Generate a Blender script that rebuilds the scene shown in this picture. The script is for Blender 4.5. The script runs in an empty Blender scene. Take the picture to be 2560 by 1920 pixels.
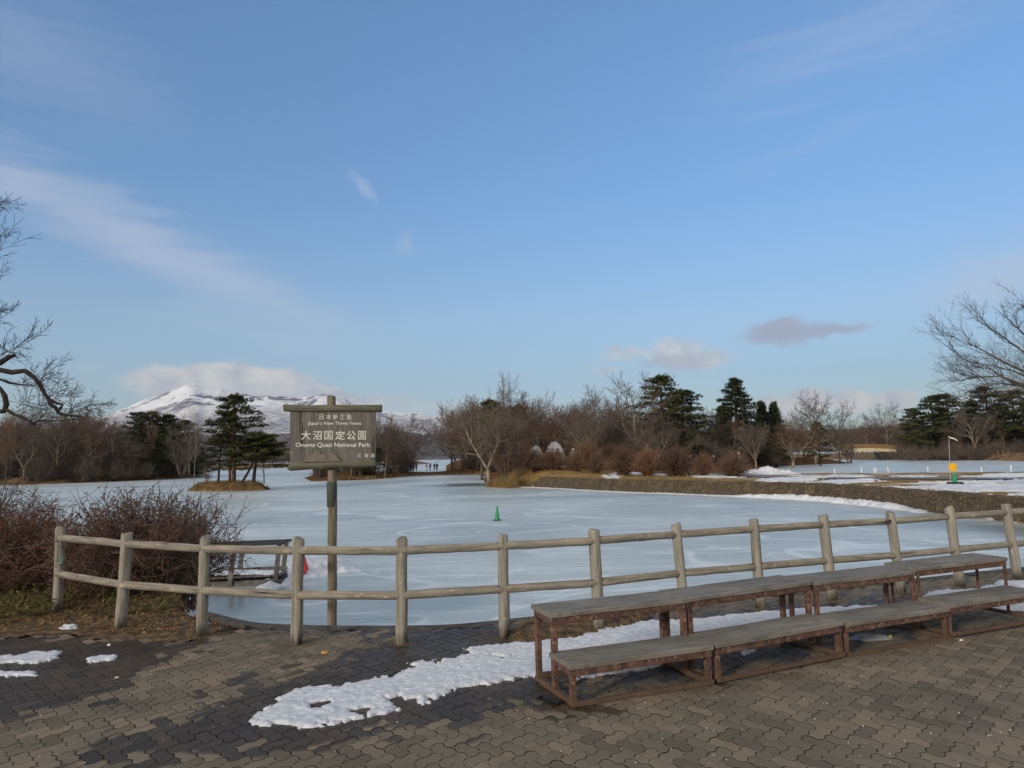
import bpy, bmesh, math, random
import numpy as np
from mathutils import Vector, Matrix, Quaternion

# ------------------------------------------------------------------ camera, sky, sun, exposure
SC = bpy.context.scene
F = 1778.0; PITCH = math.radians(5.79); ROLL = math.radians(-1.2); EYE = 1.7
_fw = np.array([0, math.cos(PITCH), math.sin(PITCH)]); _r0 = np.array([1.0, 0, 0]); _u0 = np.cross(_r0, _fw)
_rt = math.cos(ROLL)*_r0 + math.sin(ROLL)*_u0; _up = -math.sin(ROLL)*_r0 + math.cos(ROLL)*_u0
cam_d = bpy.data.cameras.new("camera"); cam = bpy.data.objects.new("camera", cam_d); SC.collection.objects.link(cam)
cam_d.sensor_width = 36; cam_d.lens = F/2560*36; cam_d.clip_start = 0.05; cam_d.clip_end = 40000
cam.matrix_world = Matrix(((_rt[0], _up[0], -_fw[0], 0), (_rt[1], _up[1], -_fw[1], 0), (_rt[2], _up[2], -_fw[2], EYE), (0, 0, 0, 1)))
SC.camera = cam
def ray(x, y): return _fw*F + _rt*(x-1280) + _up*(960-y)
def G(x, y, z=0.0):
    d = ray(x, y); t = (z-EYE)/d[2]; return Vector((d[0]*t, d[1]*t, z))
def AT(x, y, Y):
    d = ray(x, y); t = Y/d[1]; return Vector((d[0]*t, Y, EYE+d[2]*t))
def azel(x, y):
    d = ray(x, y); return math.degrees(math.atan2(d[0], d[1])), math.degrees(math.asin(d[2]/np.linalg.norm(d)))

SUN_EL, SUN_AZ = 17.0, 218.0      # azimuth measured clockwise from +Y (the view direction)
sun_d = bpy.data.lights.new("sun", 'SUN'); sun = bpy.data.objects.new("sun", sun_d); SC.collection.objects.link(sun)
sun_d.energy = 2.0; sun_d.angle = math.radians(6); sun_d.color = (1.0, 0.91, 0.80)
_s = Vector((math.sin(math.radians(SUN_AZ))*math.cos(math.radians(SUN_EL)), math.cos(math.radians(SUN_AZ))*math.cos(math.radians(SUN_EL)), math.sin(math.radians(SUN_EL))))
sun.rotation_euler = _s.to_track_quat('Z', 'Y').to_euler(); sun.location = (-10, -10, 20)

EXPO = 0.45
SC.view_settings.view_transform = 'Standard'; SC.view_settings.look = 'None'
SC.view_settings.exposure = EXPO; SC.view_settings.gamma = 1.0
SC.cycles.max_bounces = 6; SC.cycles.transparent_max_bounces = 8; SC.cycles.volume_bounces = 0

W = bpy.data.worlds.new("World"); SC.world = W; W.use_nodes = True
class NT:
    def __init__(s, t): s.t = t; t.nodes.clear()
    def n(s, ty, **k):
        o = s.t.nodes.new(ty)
        for a, b in k.items(): setattr(o, a, b)
        return o
    def l(s, a, b): s.t.links.new(a, b)
    def put(s, sock, v):
        if isinstance(v, bpy.types.NodeSocket): s.l(v, sock)
        elif isinstance(v, bpy.types.Node): s.l(v.outputs[0], sock)
        else: sock.default_value = v
    def m(s, op, a, b=None, c=None, clamp=False):
        o = s.n('ShaderNodeMath', operation=op, use_clamp=clamp); s.put(o.inputs[0], a)
        if b is not None: s.put(o.inputs[1], b)
        if c is not None: s.put(o.inputs[2], c)
        return o.outputs[0]
    def vm(s, op, a, b=None):
        o = s.n('ShaderNodeVectorMath', operation=op); s.put(o.inputs[0], a)
        if b is not None: s.put(o.inputs[1], b)
        return o.outputs[1] if op in ('LENGTH', 'DISTANCE', 'DOT_PRODUCT') else o.outputs[0]
    def mix(s, f, a, b, mode='MIX'):
        o = s.n('ShaderNodeMix', data_type='RGBA', blend_type=mode); s.put(o.inputs[0], f); s.put(o.inputs[6], a); s.put(o.inputs[7], b); return o.outputs[2]
    def noise(s, vec, scale, detail=4, rough=.55, dist=0.0, col=False):
        o = s.n('ShaderNodeTexNoise'); s.put(o.inputs['Vector'], vec); o.inputs['Scale'].default_value = scale
        o.inputs['Detail'].default_value = detail; o.inputs['Roughness'].default_value = rough; o.inputs['Distortion'].default_value = dist
        return o.outputs[1 if col else 0]
    def mapr(s, v, a, b, c=0.0, d=1.0, smooth=False):
        o = s.n('ShaderNodeMapRange', interpolation_type='SMOOTHSTEP' if smooth else 'LINEAR'); s.put(o.inputs[0], v)
        for i, q in enumerate((a, b, c, d)): s.put(o.inputs[i+1], q)
        return o.outputs[0]
    def xf(s, vec, loc=(0, 0, 0), rot=(0, 0, 0), sc=(1, 1, 1)):
        o = s.n('ShaderNodeMapping'); s.put(o.inputs[0], vec)
        o.inputs[1].default_value = loc; o.inputs[2].default_value = rot; o.inputs[3].default_value = sc; return o.outputs[0]
    def ramp(s, f, stops):
        o = s.n('ShaderNodeValToRGB'); s.put(o.inputs[0], f); e = o.color_ramp.elements
        while len(e) < len(stops): e.new(.5)
        for q, (p, c) in zip(e, stops): q.position = p; q.color = tuple(c)+(1,) if len(c) == 3 else c
        return o.outputs[0]
    def sep(s, v):
        o = s.n('ShaderNodeSeparateXYZ'); s.put(o.inputs[0], v); return o.outputs
def lin(c): return tuple(((v/255)/12.92 if v/255 <= .04045 else ((v/255+.055)/1.055)**2.4) for v in c)
def lin4(c): return lin(c)+(1.0,)

w = NT(W.node_tree)
SKYK = 0.11; CK = SKYK*2**EXPO
tc = w.n('ShaderNodeTexCoord')
sky = w.n('ShaderNodeTexSky', sky_type='NISHITA'); sky.sun_disc = False
sky.sun_elevation = math.radians(SUN_EL); sky.sun_rotation = math.radians(SUN_AZ); sky.air_density = 1.0; sky.dust_density = 0.6; sky.ozone_density = 2.5
dx, dy, dz = w.sep(tc.outputs['Generated'])
AZ = w.m('MULTIPLY', w.m('ARCTAN2', dx, dy), 57.2958); EL = w.m('MULTIPLY', w.m('ARCSINE', dz), 57.2958)
cv = w.n('ShaderNodeCombineXYZ'); w.put(cv.inputs[0], AZ); w.put(cv.inputs[1], EL); P = cv.outputs[0]
nz = w.vm('SUBTRACT', w.noise(P, .42, 6, .62, col=True), (.5, .5, .5))
nzw = w.vm('SUBTRACT', w.noise(w.xf(P, rot=(0, 0, .38), sc=(.12, 1, 1)), .9, 5, .6, col=True), (.5, .5, .5))
def blob(x, y, rx, ry, rot=0, lo=1.0, hi=.35, warp=2.5, strength=1.0, wisp=False):
    a, e = azel(x, y); k = 57.2958/F
    v = w.vm('ADD', P, w.vm('MULTIPLY', nzw if wisp else nz, (warp,)*3))
    v = w.vm('SUBTRACT', v, (a, e, 0))
    v = w.xf(v, rot=(0, 0, math.radians(-rot)))
    v = w.vm('MULTIPLY', v, (1/(rx*k), 1/(ry*k), 0))
    return w.m('MULTIPLY', w.mapr(w.vm('LENGTH', v), hi, lo, 1, 0, True), strength)
def mx(l):
    r = l[0]
    for q in l[1:]: r = w.m('MAXIMUM', r, q)
    return r
cum = mx([blob(560, 955, 240, 52, 0, strength=.95, hi=.7, warp=1.5), blob(470, 965, 150, 40, 0, strength=.9, hi=.6, warp=1.5), blob(740, 985, 250, 40, -9, strength=.9, hi=.6, warp=1.5), blob(900, 998, 170, 24, -3, strength=.6), blob(400, 955, 80, 45, strength=.6),
          blob(1690, 888, 100, 48, strength=.8), blob(1565, 885, 90, 22, strength=.6), blob(1765, 900, 80, 24, strength=.7), blob(1515, 925, 45, 20, strength=.6),
          blob(2010, 1008, 140, 34, strength=1, hi=.5), blob(2135, 1005, 62, 34, strength=1, hi=.6, warp=1.2),
          blob(2238, 1000, 64, 30, strength=1, hi=.6, warp=1.2), blob(2480, 1000, 120, 22, strength=.5), blob(1130, 1020, 180, 22, strength=.35), blob(230, 917, 60, 10, strength=.22)])
mauve = mx([blob(1955, 832, 125, 40, 3, strength=.9), blob(2070, 828, 130, 22, 2, strength=.8), blob(1700, 905, 120, 24, strength=.4), blob(840, 990, 150, 16, strength=.45)])
cir = mx([blob(380, 620, 700, 105, -21, strength=.52, warp=5, wisp=True, hi=.0), blob(60, 470, 340, 80, -14, strength=.5, warp=5, wisp=True, hi=.0), blob(700, 850, 420, 50, -9, strength=.22, warp=6, wisp=True, hi=0),
          blob(915, 475, 70, 26, -38, strength=.36, warp=4, hi=0), blob(1015, 615, 40, 50, -20, strength=.22, warp=4, hi=0), blob(2520, 690, 260, 110, 12, strength=.45, warp=5, hi=0),
          blob(60, 120, 420, 160, -10, strength=.16, warp=8, wisp=True, hi=0), blob(2150, 90, 500, 120, 8, strength=.20, warp=8, wisp=True, hi=0), blob(2020, 370, 300, 30, 8, strength=.12, warp=6, wisp=True, hi=0), blob(1000, 1050, 1600, 200, 0, strength=.30, warp=4, hi=0)])
skyc = w.n('ShaderNodeVectorMath', operation='SCALE'); w.l(sky.outputs[0], skyc.inputs[0]); skyc.inputs[3].default_value = 1.0
tint = w.mix(1.0, skyc.outputs[0], w.ramp(w.m('DIVIDE', EL, 40.0), [(0.0, (.54, .66, .78)), (.15, (.64, .77, .86)), (.27, (.85, .92, .96)), (.51, (.84, 1.06, 1.20)), (.82, (.98, 1.22, 1.36))]), 'MULTIPLY')
tint = w.mix(1.0, tint, w.mix(w.mapr(EL, 3, 24, 0, 1), w.mix(w.mapr(AZ, -38, 38), (1.30, 1.22, 1.20, 1), (.92, .84, .86, 1)), (1, 1, 1, 1)), 'MULTIPLY')
c1 = w.mix(cir, tint, tuple(v/CK for v in lin((196, 203, 222)))+(1,))
ccol = w.mix(w.mapr(w.noise(P, .55, 4), .35, .65), tuple(v/CK for v in lin((188, 192, 205)))+(1,), tuple(v/CK for v in lin((228, 226, 222)))+(1,))
c2 = w.mix(cum, c1, ccol); c2 = w.mix(mauve, c2, tuple(v/CK for v in lin((166, 174, 197)))+(1,))
fill_veil = w.m('MAXIMUM', w.mapr(w.m('ABSOLUTE', AZ), 62, 105, 0, 1, True), w.mapr(EL, 42, 62, 0, .85, True))    # warm white fill added overhead and behind the camera to neutralise blue ambient light
fill_veil = w.m('MULTIPLY', fill_veil, w.mapr(w.noise(P, .05, 4), .3, .6, .55, 1))
c2 = w.mix(fill_veil, c2, tuple(v/SKYK for v in (.66, .625, .57))+(1,))
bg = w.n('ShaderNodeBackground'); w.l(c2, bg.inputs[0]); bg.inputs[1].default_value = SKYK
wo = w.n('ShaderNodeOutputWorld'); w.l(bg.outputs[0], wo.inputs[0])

# ------------------------------------------------------------------ helpers
COL = SC.collection
def tag(o, label=None, cat=None, group=None, kind=None):
    if label: o['label'] = label
    if cat: o['category'] = cat
    if group: o['group'] = group
    if kind: o['kind'] = kind
    return o
def empty(name, loc, label, cat, group=None, rz=0):
    o = bpy.data.objects.new(name, None); COL.objects.link(o); o.location = loc; o.rotation_euler = (0, 0, rz); o.empty_display_size = .2
    return tag(o, label, cat, group)
def obj(name, me, parent=None, loc=None):
    o = bpy.data.objects.new(name, me); COL.objects.link(o)
    if parent: o.parent = parent
    if loc is not None: o.location = loc
    return o
def mesh(name, V, Fc, mats, idx=None, smooth=False):
    me = bpy.data.meshes.new(name); me.from_pydata([tuple(v) for v in V], [], [tuple(f) for f in Fc])
    for m in (mats if isinstance(mats, (list, tuple)) else [mats]): me.materials.append(m)
    if idx is not None: me.polygons.foreach_set('material_index', list(idx))
    if smooth: me.polygons.foreach_set('use_smooth', [True]*len(me.polygons))
    me.update(); return me
class MB:
    def __init__(s): s.v = []; s.f = []; s.i = []; s.mi = 0
    def add(s, V, Fc):
        b = len(s.v); s.v += [tuple(q) for q in V]; s.f += [tuple(b+k for k in q) for q in Fc]; s.i += [s.mi]*len(Fc)
    def box(s, c, h, M=None):
        V = [Vector((c[0]+a*h[0], c[1]+b*h[1], c[2]+d*h[2])) for a in (-1, 1) for b in (-1, 1) for d in (-1, 1)]
        if M is not None: V = [M @ v for v in V]
        s.add(V, [(0, 1, 3, 2), (4, 6, 7, 5), (0, 4, 5, 1), (2, 3, 7, 6), (0, 2, 6, 4), (1, 5, 7, 3)])
    def beam(s, p0, p1, wd, ht):       # box between two points, wd sideways, ht up
        p0 = Vector(p0); p1 = Vector(p1); d = (p1-p0); L = d.length; q = d.to_track_quat('X', 'Z')
        s.box((L/2, 0, 0), (L/2, wd/2, ht/2), Matrix.Translation(p0) @ q.to_matrix().to_4x4())
    def tube(s, pts, rad, n=8, cap=True):
        pts = [Vector(p) for p in pts]; k = len(pts); V = []; ax = None
        for i, p in enumerate(pts):
            d = (pts[min(i+1, k-1)]-pts[max(i-1, 0)])
            if d.length < 1e-9: d = Vector((0, 0, 1))
            d.normalize()
            if ax is None: ax = d.orthogonal().normalized()
            ax = (ax - d*ax.dot(d))
            if ax.length < 1e-6: ax = d.orthogonal()
            ax.normalize(); by = d.cross(ax); r = rad[i] if hasattr(rad, '__len__') else rad
            for j in range(n):
                t = 2*math.pi*j/n; V.append(p+ax*(r*math.cos(t))+by*(r*math.sin(t)))
        Fc = [(i*n+j, i*n+(j+1) % n, (i+1)*n+(j+1) % n, (i+1)*n+j) for i in range(k-1) for j in range(n)]
        if cap: Fc += [tuple(range(n))[::-1], tuple((k-1)*n+j for j in range(n))]
        s.add(V, Fc)
    def build(s, name, mats, parent=None, smooth=False, loc=None):
        return obj(name, mesh(name, s.v, s.f, mats, s.i, smooth), parent, loc)
def bevel(o, wd, seg=1):
    m = o.modifiers.new('bevel', 'BEVEL'); m.width = wd; m.segments = seg; m.limit_method = 'ANGLE'; return o

def rnd2(ix, iy, seed):
    h = (ix.astype(np.int64)*374761393 + iy.astype(np.int64)*668265263 + seed*1442695041) & 0xffffffff
    h = ((h ^ (h >> 13))*1274126177) & 0xffffffff; h = h ^ (h >> 16); return (h & 0xffff)/65535.0
def vnoise(x, y, seed=0):
    x = np.asarray(x, float); y = np.asarray(y, float); ix = np.floor(x); iy = np.floor(y); fx = x-ix; fy = y-iy
    fx = fx*fx*(3-2*fx); fy = fy*fy*(3-2*fy); ix = ix.astype(np.int64); iy = iy.astype(np.int64)
    a = rnd2(ix, iy, seed); b = rnd2(ix+1, iy, seed); c = rnd2(ix, iy+1, seed); d = rnd2(ix+1, iy+1, seed)
    return (a*(1-fx)+b*fx)*(1-fy)+(c*(1-fx)+d*fx)*fy
def fbm(x, y, sc, o=4, seed=0, ridge=False):
    s = 0; a = 1; t = 0; x = np.asarray(x, float)/sc; y = np.asarray(y, float)/sc
    for k in range(o):
        n = vnoise(x, y, seed+k*17)
        if ridge: n = 1-abs(2*n-1)
        s = s+a*n; t += a; a *= .5; x = x*2.03+13.1; y = y*2.03+7.7
    return s/t
def sdf(px, py, poly):                 # signed distance, inside positive
    px = np.asarray(px, float); py = np.asarray(py, float); d = np.full(px.shape, 1e18); ins = np.zeros(px.shape, bool); n = len(poly)
    for i in range(n):
        ax, ay = poly[i][0], poly[i][1]; bx, by = poly[(i+1) % n][0], poly[(i+1) % n][1]
        ex, ey = bx-ax, by-ay; L = ex*ex+ey*ey+1e-12
        t = np.clip(((px-ax)*ex+(py-ay)*ey)/L, 0, 1); d = np.minimum(d, (px-ax-t*ex)**2+(py-ay-t*ey)**2)
        c = ((ay > py) != (by > py)) & (px < ex*(py-ay)/((by-ay) if abs(by-ay) > 1e-12 else 1e-12)+ax); ins ^= c
    d = np.sqrt(d); return np.where(ins, d, -d)
def grid_mesh(name, xs, ys, Z, keep, mats, smooth=True):
    nx, ny = len(xs), len(ys); idm = -np.ones((ny, nx), int)
    cell = keep[:-1, :-1] | keep[1:, :-1] | keep[:-1, 1:] | keep[1:, 1:]
    use = np.zeros((ny, nx), bool); use[:-1, :-1] |= cell; use[1:, :-1] |= cell; use[:-1, 1:] |= cell; use[1:, 1:] |= cell
    idm[use] = np.arange(use.sum()); X, Y = np.meshgrid(xs, ys)
    V = np.stack([X[use], Y[use], Z[use]], 1); j, i = np.nonzero(cell)
    Fc = np.stack([idm[j, i], idm[j, i+1], idm[j+1, i+1], idm[j+1, i]], 1)
    me = bpy.data.meshes.new(name); me.from_pydata(V.tolist(), [], Fc.tolist())
    for m in (mats if isinstance(mats, (list, tuple)) else [mats]): me.materials.append(m)
    if smooth: me.polygons.foreach_set('use_smooth', [True]*len(me.polygons))
    me.update(); return me

# ------------------------------------------------------------------ materials
def newmat(name):
    m = bpy.data.materials.new(name); m.use_nodes = True; t = NT(m.node_tree)
    b = t.n('ShaderNodeBsdfPrincipled'); o = t.n('ShaderNodeOutputMaterial'); t.l(b.outputs[0], o.inputs[0]); return m, t, b
def bumpit(t, b, h, strength=.4, dist=.01):
    n = t.n('ShaderNodeBump'); n.inputs['Strength'].default_value = strength; n.inputs['Distance'].default_value = dist; t.put(n.inputs['Height'], h); t.l(n.outputs[0], b.inputs['Normal'])
def simple(name, cols, scale=5, rough=.8, bump=.3, bd=.01, sc=(1, 1, 1), coord='Object', detail=5, spec=.3, lo=.3, hi=.7, metal=0):
    m, t, b = newmat(name); c = t.n('ShaderNodeNewGeometry').outputs[0] if coord == 'Position' else t.n('ShaderNodeTexCoord').outputs[coord]
    v = t.xf(c, sc=sc); n = t.noise(v, scale, detail, .6)
    st = [(lo+(hi-lo)*i/max(1, len(cols)-1), q) for i, q in enumerate(cols)]
    t.l(t.ramp(n, st), b.inputs['Base Color']); b.inputs['Roughness'].default_value = rough; b.inputs['Specular IOR Level'].default_value = spec; b.inputs['Metallic'].default_value = metal
    if bump: bumpit(t, b, t.noise(v, scale*2.3, 4, .6), bump, bd)
    return m
def woodmat(name, dark, mid, light, gs=14.0, knots=True, rough=.85, lichen=None):
    m, t, b = newmat(name); c = t.n('ShaderNodeTexCoord').outputs['Object']
    oi = t.n('ShaderNodeObjectInfo').outputs['Random']; cc = t.n('ShaderNodeCombineXYZ'); t.put(cc.inputs[2], t.m('MULTIPLY', oi, 37.0)); c = t.vm('ADD', c, cc.outputs[0])
    v = t.xf(c, sc=(1, 1, .07)); n = t.noise(v, gs*2.2, 5, .65, .6); n2 = t.noise(c, 3.2, 3)
    col = t.ramp(n, [(.28, dark), (.47, mid), (.72, light)])
    col = t.mix(t.mapr(n2, .4, .7, 0, .45), col, tuple(x*.72 for x in mid)+(1,))
    if knots:
        vo = t.n('ShaderNodeTexVoronoi'); t.put(vo.inputs['Vector'], t.xf(c, sc=(1, 1, .4))); vo.inputs['Scale'].default_value = 9
        col = t.mix(t.mapr(vo.outputs['Distance'], .05, .13, .75, 0), col, tuple(min(1, x*1.35) for x in light)+(1,))
    if lichen: col = t.mix(t.mapr(t.noise(c, 6, 5, .7), .5, .68, 0, .6), col, tuple(lichen)+(1,))
    cr = t.noise(t.xf(c, sc=(1, 1, .04)), gs*1.6, 3, .6); crk = t.mapr(cr, .30, .36, 1, 0)
    col = t.mix(crk, col, tuple(x*.3 for x in dark)+(1,))
    wp = t.n('ShaderNodeNewGeometry').outputs[0]; wz = t.m('ADD', t.sep(wp)[2], t.m('MULTIPLY', t.m('SUBTRACT', t.noise(t.xf(wp, sc=(1, 1, .3)), 22, 4, .6), .5), .30))
    if name.startswith('weathered_post'): col = t.mix(t.mapr(wz, .0, .13, .7, 0), col, (.035, .034, .022, 1))     # damp, dirty foot of each post
    col = t.mix(t.mapr(t.noise(wp, 26, 3, .5), .66, .72, 0, .55), col, tuple(min(1, x*1.5) for x in light)+(1,))     # lichen and droppings
    t.l(col, b.inputs['Base Color']); b.inputs['Roughness'].default_value = rough; b.inputs['Specular IOR Level'].default_value = .25
    bumpit(t, b, t.m('SUBTRACT', n, crk), .9, .008); return m

M = {}
M['post'] = woodmat('weathered_post_wood', lin((88, 83, 74)), lin((134, 128, 116)), lin((160, 154, 142)))
M['rail'] = woodmat('weathered_rail_wood', lin((86, 81, 73)), lin((132, 124, 111)), lin((166, 155, 135)), lichen=lin((104, 96, 84)))
M['signwood'] = woodmat('dark_weathered_sign_wood', lin((72, 69, 64)), lin((98, 94, 88)), lin((116, 112, 105)), knots=False)
M['signlog'] = woodmat('mossy_sign_log', lin((58, 57, 42)), lin((94, 91, 76)), lin((120, 116, 102)), lichen=lin((80, 82, 52)))
M['signpost'] = woodmat('brown_sign_post_wood', lin((66, 56, 42)), lin((112, 102, 86)), lin((142, 134, 118)), gs=9)
M['letter'] = simple('worn_white_lettering_paint', [lin((186, 184, 174)), lin((222, 220, 212))], 60, .7, .1)
M['band'] = simple('dark_green_metal_sleeve', [lin((52, 56, 50)), lin((78, 80, 72))], 30, .7, .3, .003)
M['seat'] = None
M['barkdark'] = simple('dark_bark', [lin((36, 32, 30)), lin((64, 57, 51))], 9, .95, .8, .02, (1, 1, .3))
M['barkpale'] = simple('pale_bark', [lin((88, 80, 68)), lin((134, 123, 105)), lin((158, 147, 128))], 5, .95, .5, .02, (1, 1, .5))
M['barkbrown'] = simple('brown_bark', [lin((66, 58, 50)), lin((102, 92, 80))], 6, .95, .5, .02, (1, 1, .4))
M['barkred'] = simple('reddish_pine_bark', [lin((70, 52, 44)), lin((112, 80, 68))], 6, .95, .6, .02, (1, 1, .4))
def twigmat(name, a, b_):
    m, t, b = newmat(name); oi = t.n('ShaderNodeObjectInfo').outputs['Random']; c = t.n('ShaderNodeTexCoord').outputs['Object']
    f = t.m('ADD', t.m('MULTIPLY', oi, .6), t.m('MULTIPLY', t.noise(c, .6, 3), .6)); t.l(t.mix(f, a+(1,), b_+(1,)), b.inputs['Base Color']); b.inputs['Roughness'].default_value = .9; b.inputs['Specular IOR Level'].default_value = .15; return m
M['twig'] = twigmat('grey_brown_twigs', lin((76, 68, 62)), lin((102, 90, 80)))
M['twigred'] = twigmat('reddish_brown_twigs', lin((82, 67, 57)), lin((110, 86, 70)))
M['twigbush'] = twigmat('orange_brown_bush_twigs', lin((90, 72, 60)), lin((120, 92, 72)))
M['twigbrown'] = twigmat('brown_grey_bush_twigs', lin((84, 70, 62)), lin((118, 98, 84)))
M['twigdark'] = twigmat('dark_twigs', lin((56, 49, 47)), lin((78, 68, 63)))
def leafmat(name, cols, sc=1.2, tr=.0):
    m, t, b = newmat(name); c = t.n('ShaderNodeTexCoord').outputs['Object']; oi = t.n('ShaderNodeObjectInfo').outputs['Random']
    n = t.noise(c, sc, 4, .7); n = t.m('ADD', n, t.m('MULTIPLY', t.m('SUBTRACT', oi, .5), .16))
    t.l(t.ramp(n, [(.3+.4*i/(len(cols)-1), q) for i, q in enumerate(cols)]), b.inputs['Base Color']); b.inputs['Roughness'].default_value = .8; b.inputs['Specular IOR Level'].default_value = .2; return m
M['needle'] = leafmat('dark_green_needles', [lin((58, 62, 36)), lin((86, 92, 48)), lin((122, 120, 62))], 1.0)
M['needle2'] = leafmat('blackish_green_needles', [lin((50, 56, 40)), lin((72, 80, 52)), lin((102, 102, 62))], 1.0)
M['leafred'] = leafmat('reddish_brown_dry_leaves', [lin((70, 48, 38)), lin((104, 68, 50)), lin((132, 92, 66))], 2.5)
M['sasa'] = leafmat('bamboo_grass_leaves', [lin((48, 50, 28)), lin((88, 86, 42)), lin((160, 144, 82))], 5)
M['straw'] = leafmat('dry_straw_grass', [lin((92, 74, 46)), lin((134, 110, 70)), lin((164, 140, 96))], .8)
M['litter'] = leafmat('dead_leaves', [lin((84, 58, 36)), lin((130, 92, 58)), lin((178, 146, 100))], 9)
def snowmat(name, c0=(0.46, .49, .54), c1=(.72, .74, .78), sc=18, dirt=.35):
    m, t, b = newmat(name); g = t.n('ShaderNodeNewGeometry').outputs[0]
    col = t.mix(t.mapr(t.noise(g, sc, 6, .7), .35, .65), c0+(1,), c1+(1,))
    col = t.mix(t.mapr(t.noise(g, sc*4.2, 4, .7), .57, .70, 0, dirt), col, (.20, .18, .16, 1))
    t.l(col, b.inputs['Base Color']); b.inputs['Roughness'].default_value = .6; b.inputs['Specular IOR Level'].default_value = .3
    b.inputs['Subsurface Weight'].default_value = 0.0
    bumpit(t, b, t.noise(g, sc*2, 6, .75), .9, .25/sc); return m
M['snow'] = snowmat('old_granular_snow'); M['snowfar'] = snowmat('old_snow_on_bank', (.60, .62, .66), (.76, .77, .80), 2.0, .15)
# ------------------------------------------------------------------ the frozen lake
ICE = -1.0
m, t, b = newmat('lake_ice'); g = t.n('ShaderNodeNewGeometry').outputs[0]; M['ice'] = m
big = t.noise(t.xf(g, sc=(.5, .8, 1)), .12, 4, .6); st1 = t.noise(t.xf(g, rot=(0, 0, .12), sc=(.35, 2.4, 1)), 1.1, 7, .72, .8); fine = t.noise(t.xf(g, sc=(1, 2, 1)), 7, 4, .6); st2 = t.noise(t.xf(g, rot=(0, 0, -.08), sc=(.5, 2.2, 1)), 4.5, 5, .7, .5)
col = t.ramp(t.m('ADD', t.m('MULTIPLY', big, .6), t.m('MULTIPLY', st1, .4)), [(.38, (.305, .36, .365)), (.50, (.405, .455, .455)), (.62, (.525, .57, .565))])
scuff = t.m('MAXIMUM', t.mapr(st1, .53, .66, 0, 1), t.m('MULTIPLY', t.mapr(st2, .545, .66, 0, 1), .85)); dens = t.mapr(t.noise(g, .22, 3), .38, .62, .05, 1)
col = t.mix(t.m('MULTIPLY', t.m('MULTIPLY', scuff, dens), .88), col, (.74, .77, .78, 1))
def lines(sc, lo, hi, rot):
    q = t.noise(t.xf(g, rot=(0, 0, rot), sc=(.6, 1, 1)), sc, 2, .4, .5); return t.mapr(t.m('ABSOLUTE', t.m('SUBTRACT', q, .5)), lo, hi, 1, 0)
ln = t.m('MAXIMUM', t.m('MULTIPLY', lines(.16, .004, .016, .3), t.mapr(t.noise(g, .3, 3), .35, .5)), t.m('MULTIPLY', lines(.45, .004, .016, -.5), t.mapr(t.noise(g, .7, 3), .5, .62)))
col = t.mix(t.m('MULTIPLY', ln, .55), col, (.74, .77, .78, 1))
def spot(px, py, rx, ry, lo=.2):
    c = G(px, py, ICE); v = t.vm('SUBTRACT', g, tuple(c)); v = t.vm('ADD', v, t.vm('MULTIPLY', t.vm('SUBTRACT', t.noise(g, .3, 4, col=True), (.5, .5, .5)), (rx*.8, ry*.8, 0)))
    v = t.vm('MULTIPLY', v, (1/rx, 1/ry, 0)); return t.mapr(t.vm('LENGTH', v), lo, 1.0, 1, 0, True)
wetm = t.m('MAXIMUM', spot(1165, 1212, 7.5, 7), t.m('MAXIMUM', t.m('MULTIPLY', spot(560, 1500, 1.6, 2.4), .9), t.m('MULTIPLY', spot(2560, 1330, 3, 5), .7)))
wetm = t.m('MAXIMUM', wetm, t.m('MULTIPLY', spot(1500, 1240, 10, 2.5), .3))
col = t.mix(wetm, col, (.15, .175, .17, 1))
t.l(col, b.inputs['Base Color']); t.l(t.mapr(t.m('MAXIMUM', wetm, t.mapr(big, .45, .3, 0, .5)), 0, 1, .42, .16), b.inputs['Roughness']); b.inputs['Specular IOR Level'].default_value = .5
bumpit(t, b, t.m('ADD', t.m('MULTIPLY', st1, .7), t.m('MULTIPLY', fine, .3)), .35, .02)
S = 11500
tag(obj('frozen_lake', mesh('frozen_lake', [(-S, -S, ICE), (S, -S, ICE), (S, S, ICE), (-S, S, ICE)], [(0, 1, 2, 3)], M['ice'])), kind='structure')

# ------------------------------------------------------------------ far hills and mountain
def interp(px, prof):
    return np.interp(px, [p[0] for p in prof], [p[1] for p in prof])
m, t, b = newmat('snowy_mountain'); g = t.n('ShaderNodeNewGeometry'); M['mount'] = m; pos = g.outputs[0]; gz = t.sep(pos)[2]; nn = t.sep(g.outputs[1])
rock = t.noise(t.xf(pos, rot=(0, 0, .5), sc=(1, .35, .5)), .0036, 8, .68, .6)
fo = t.noise(pos, .010, 8, .78)
snow = t.mix(t.mapr(rock, .535, .57), (.80, .80, .81, 1), (.15, .14, .20, 1))
forest = t.mix(t.mapr(fo, .42, .60), (.135, .118, .125, 1), (.58, .57, .61, 1))
lv = t.m('ADD', gz, t.m('MULTIPLY', t.m('SUBTRACT', t.noise(pos, .0022, 6, .7), .5), 420))
t.l(t.mix(t.mapr(lv, 300, 520), forest, snow), b.inputs['Base Color']); b.inputs['Roughness'].default_value = .95; b.inputs['Specular IOR Level'].default_value = 0
bumpit(t, b, rock, .6, 60)
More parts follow.
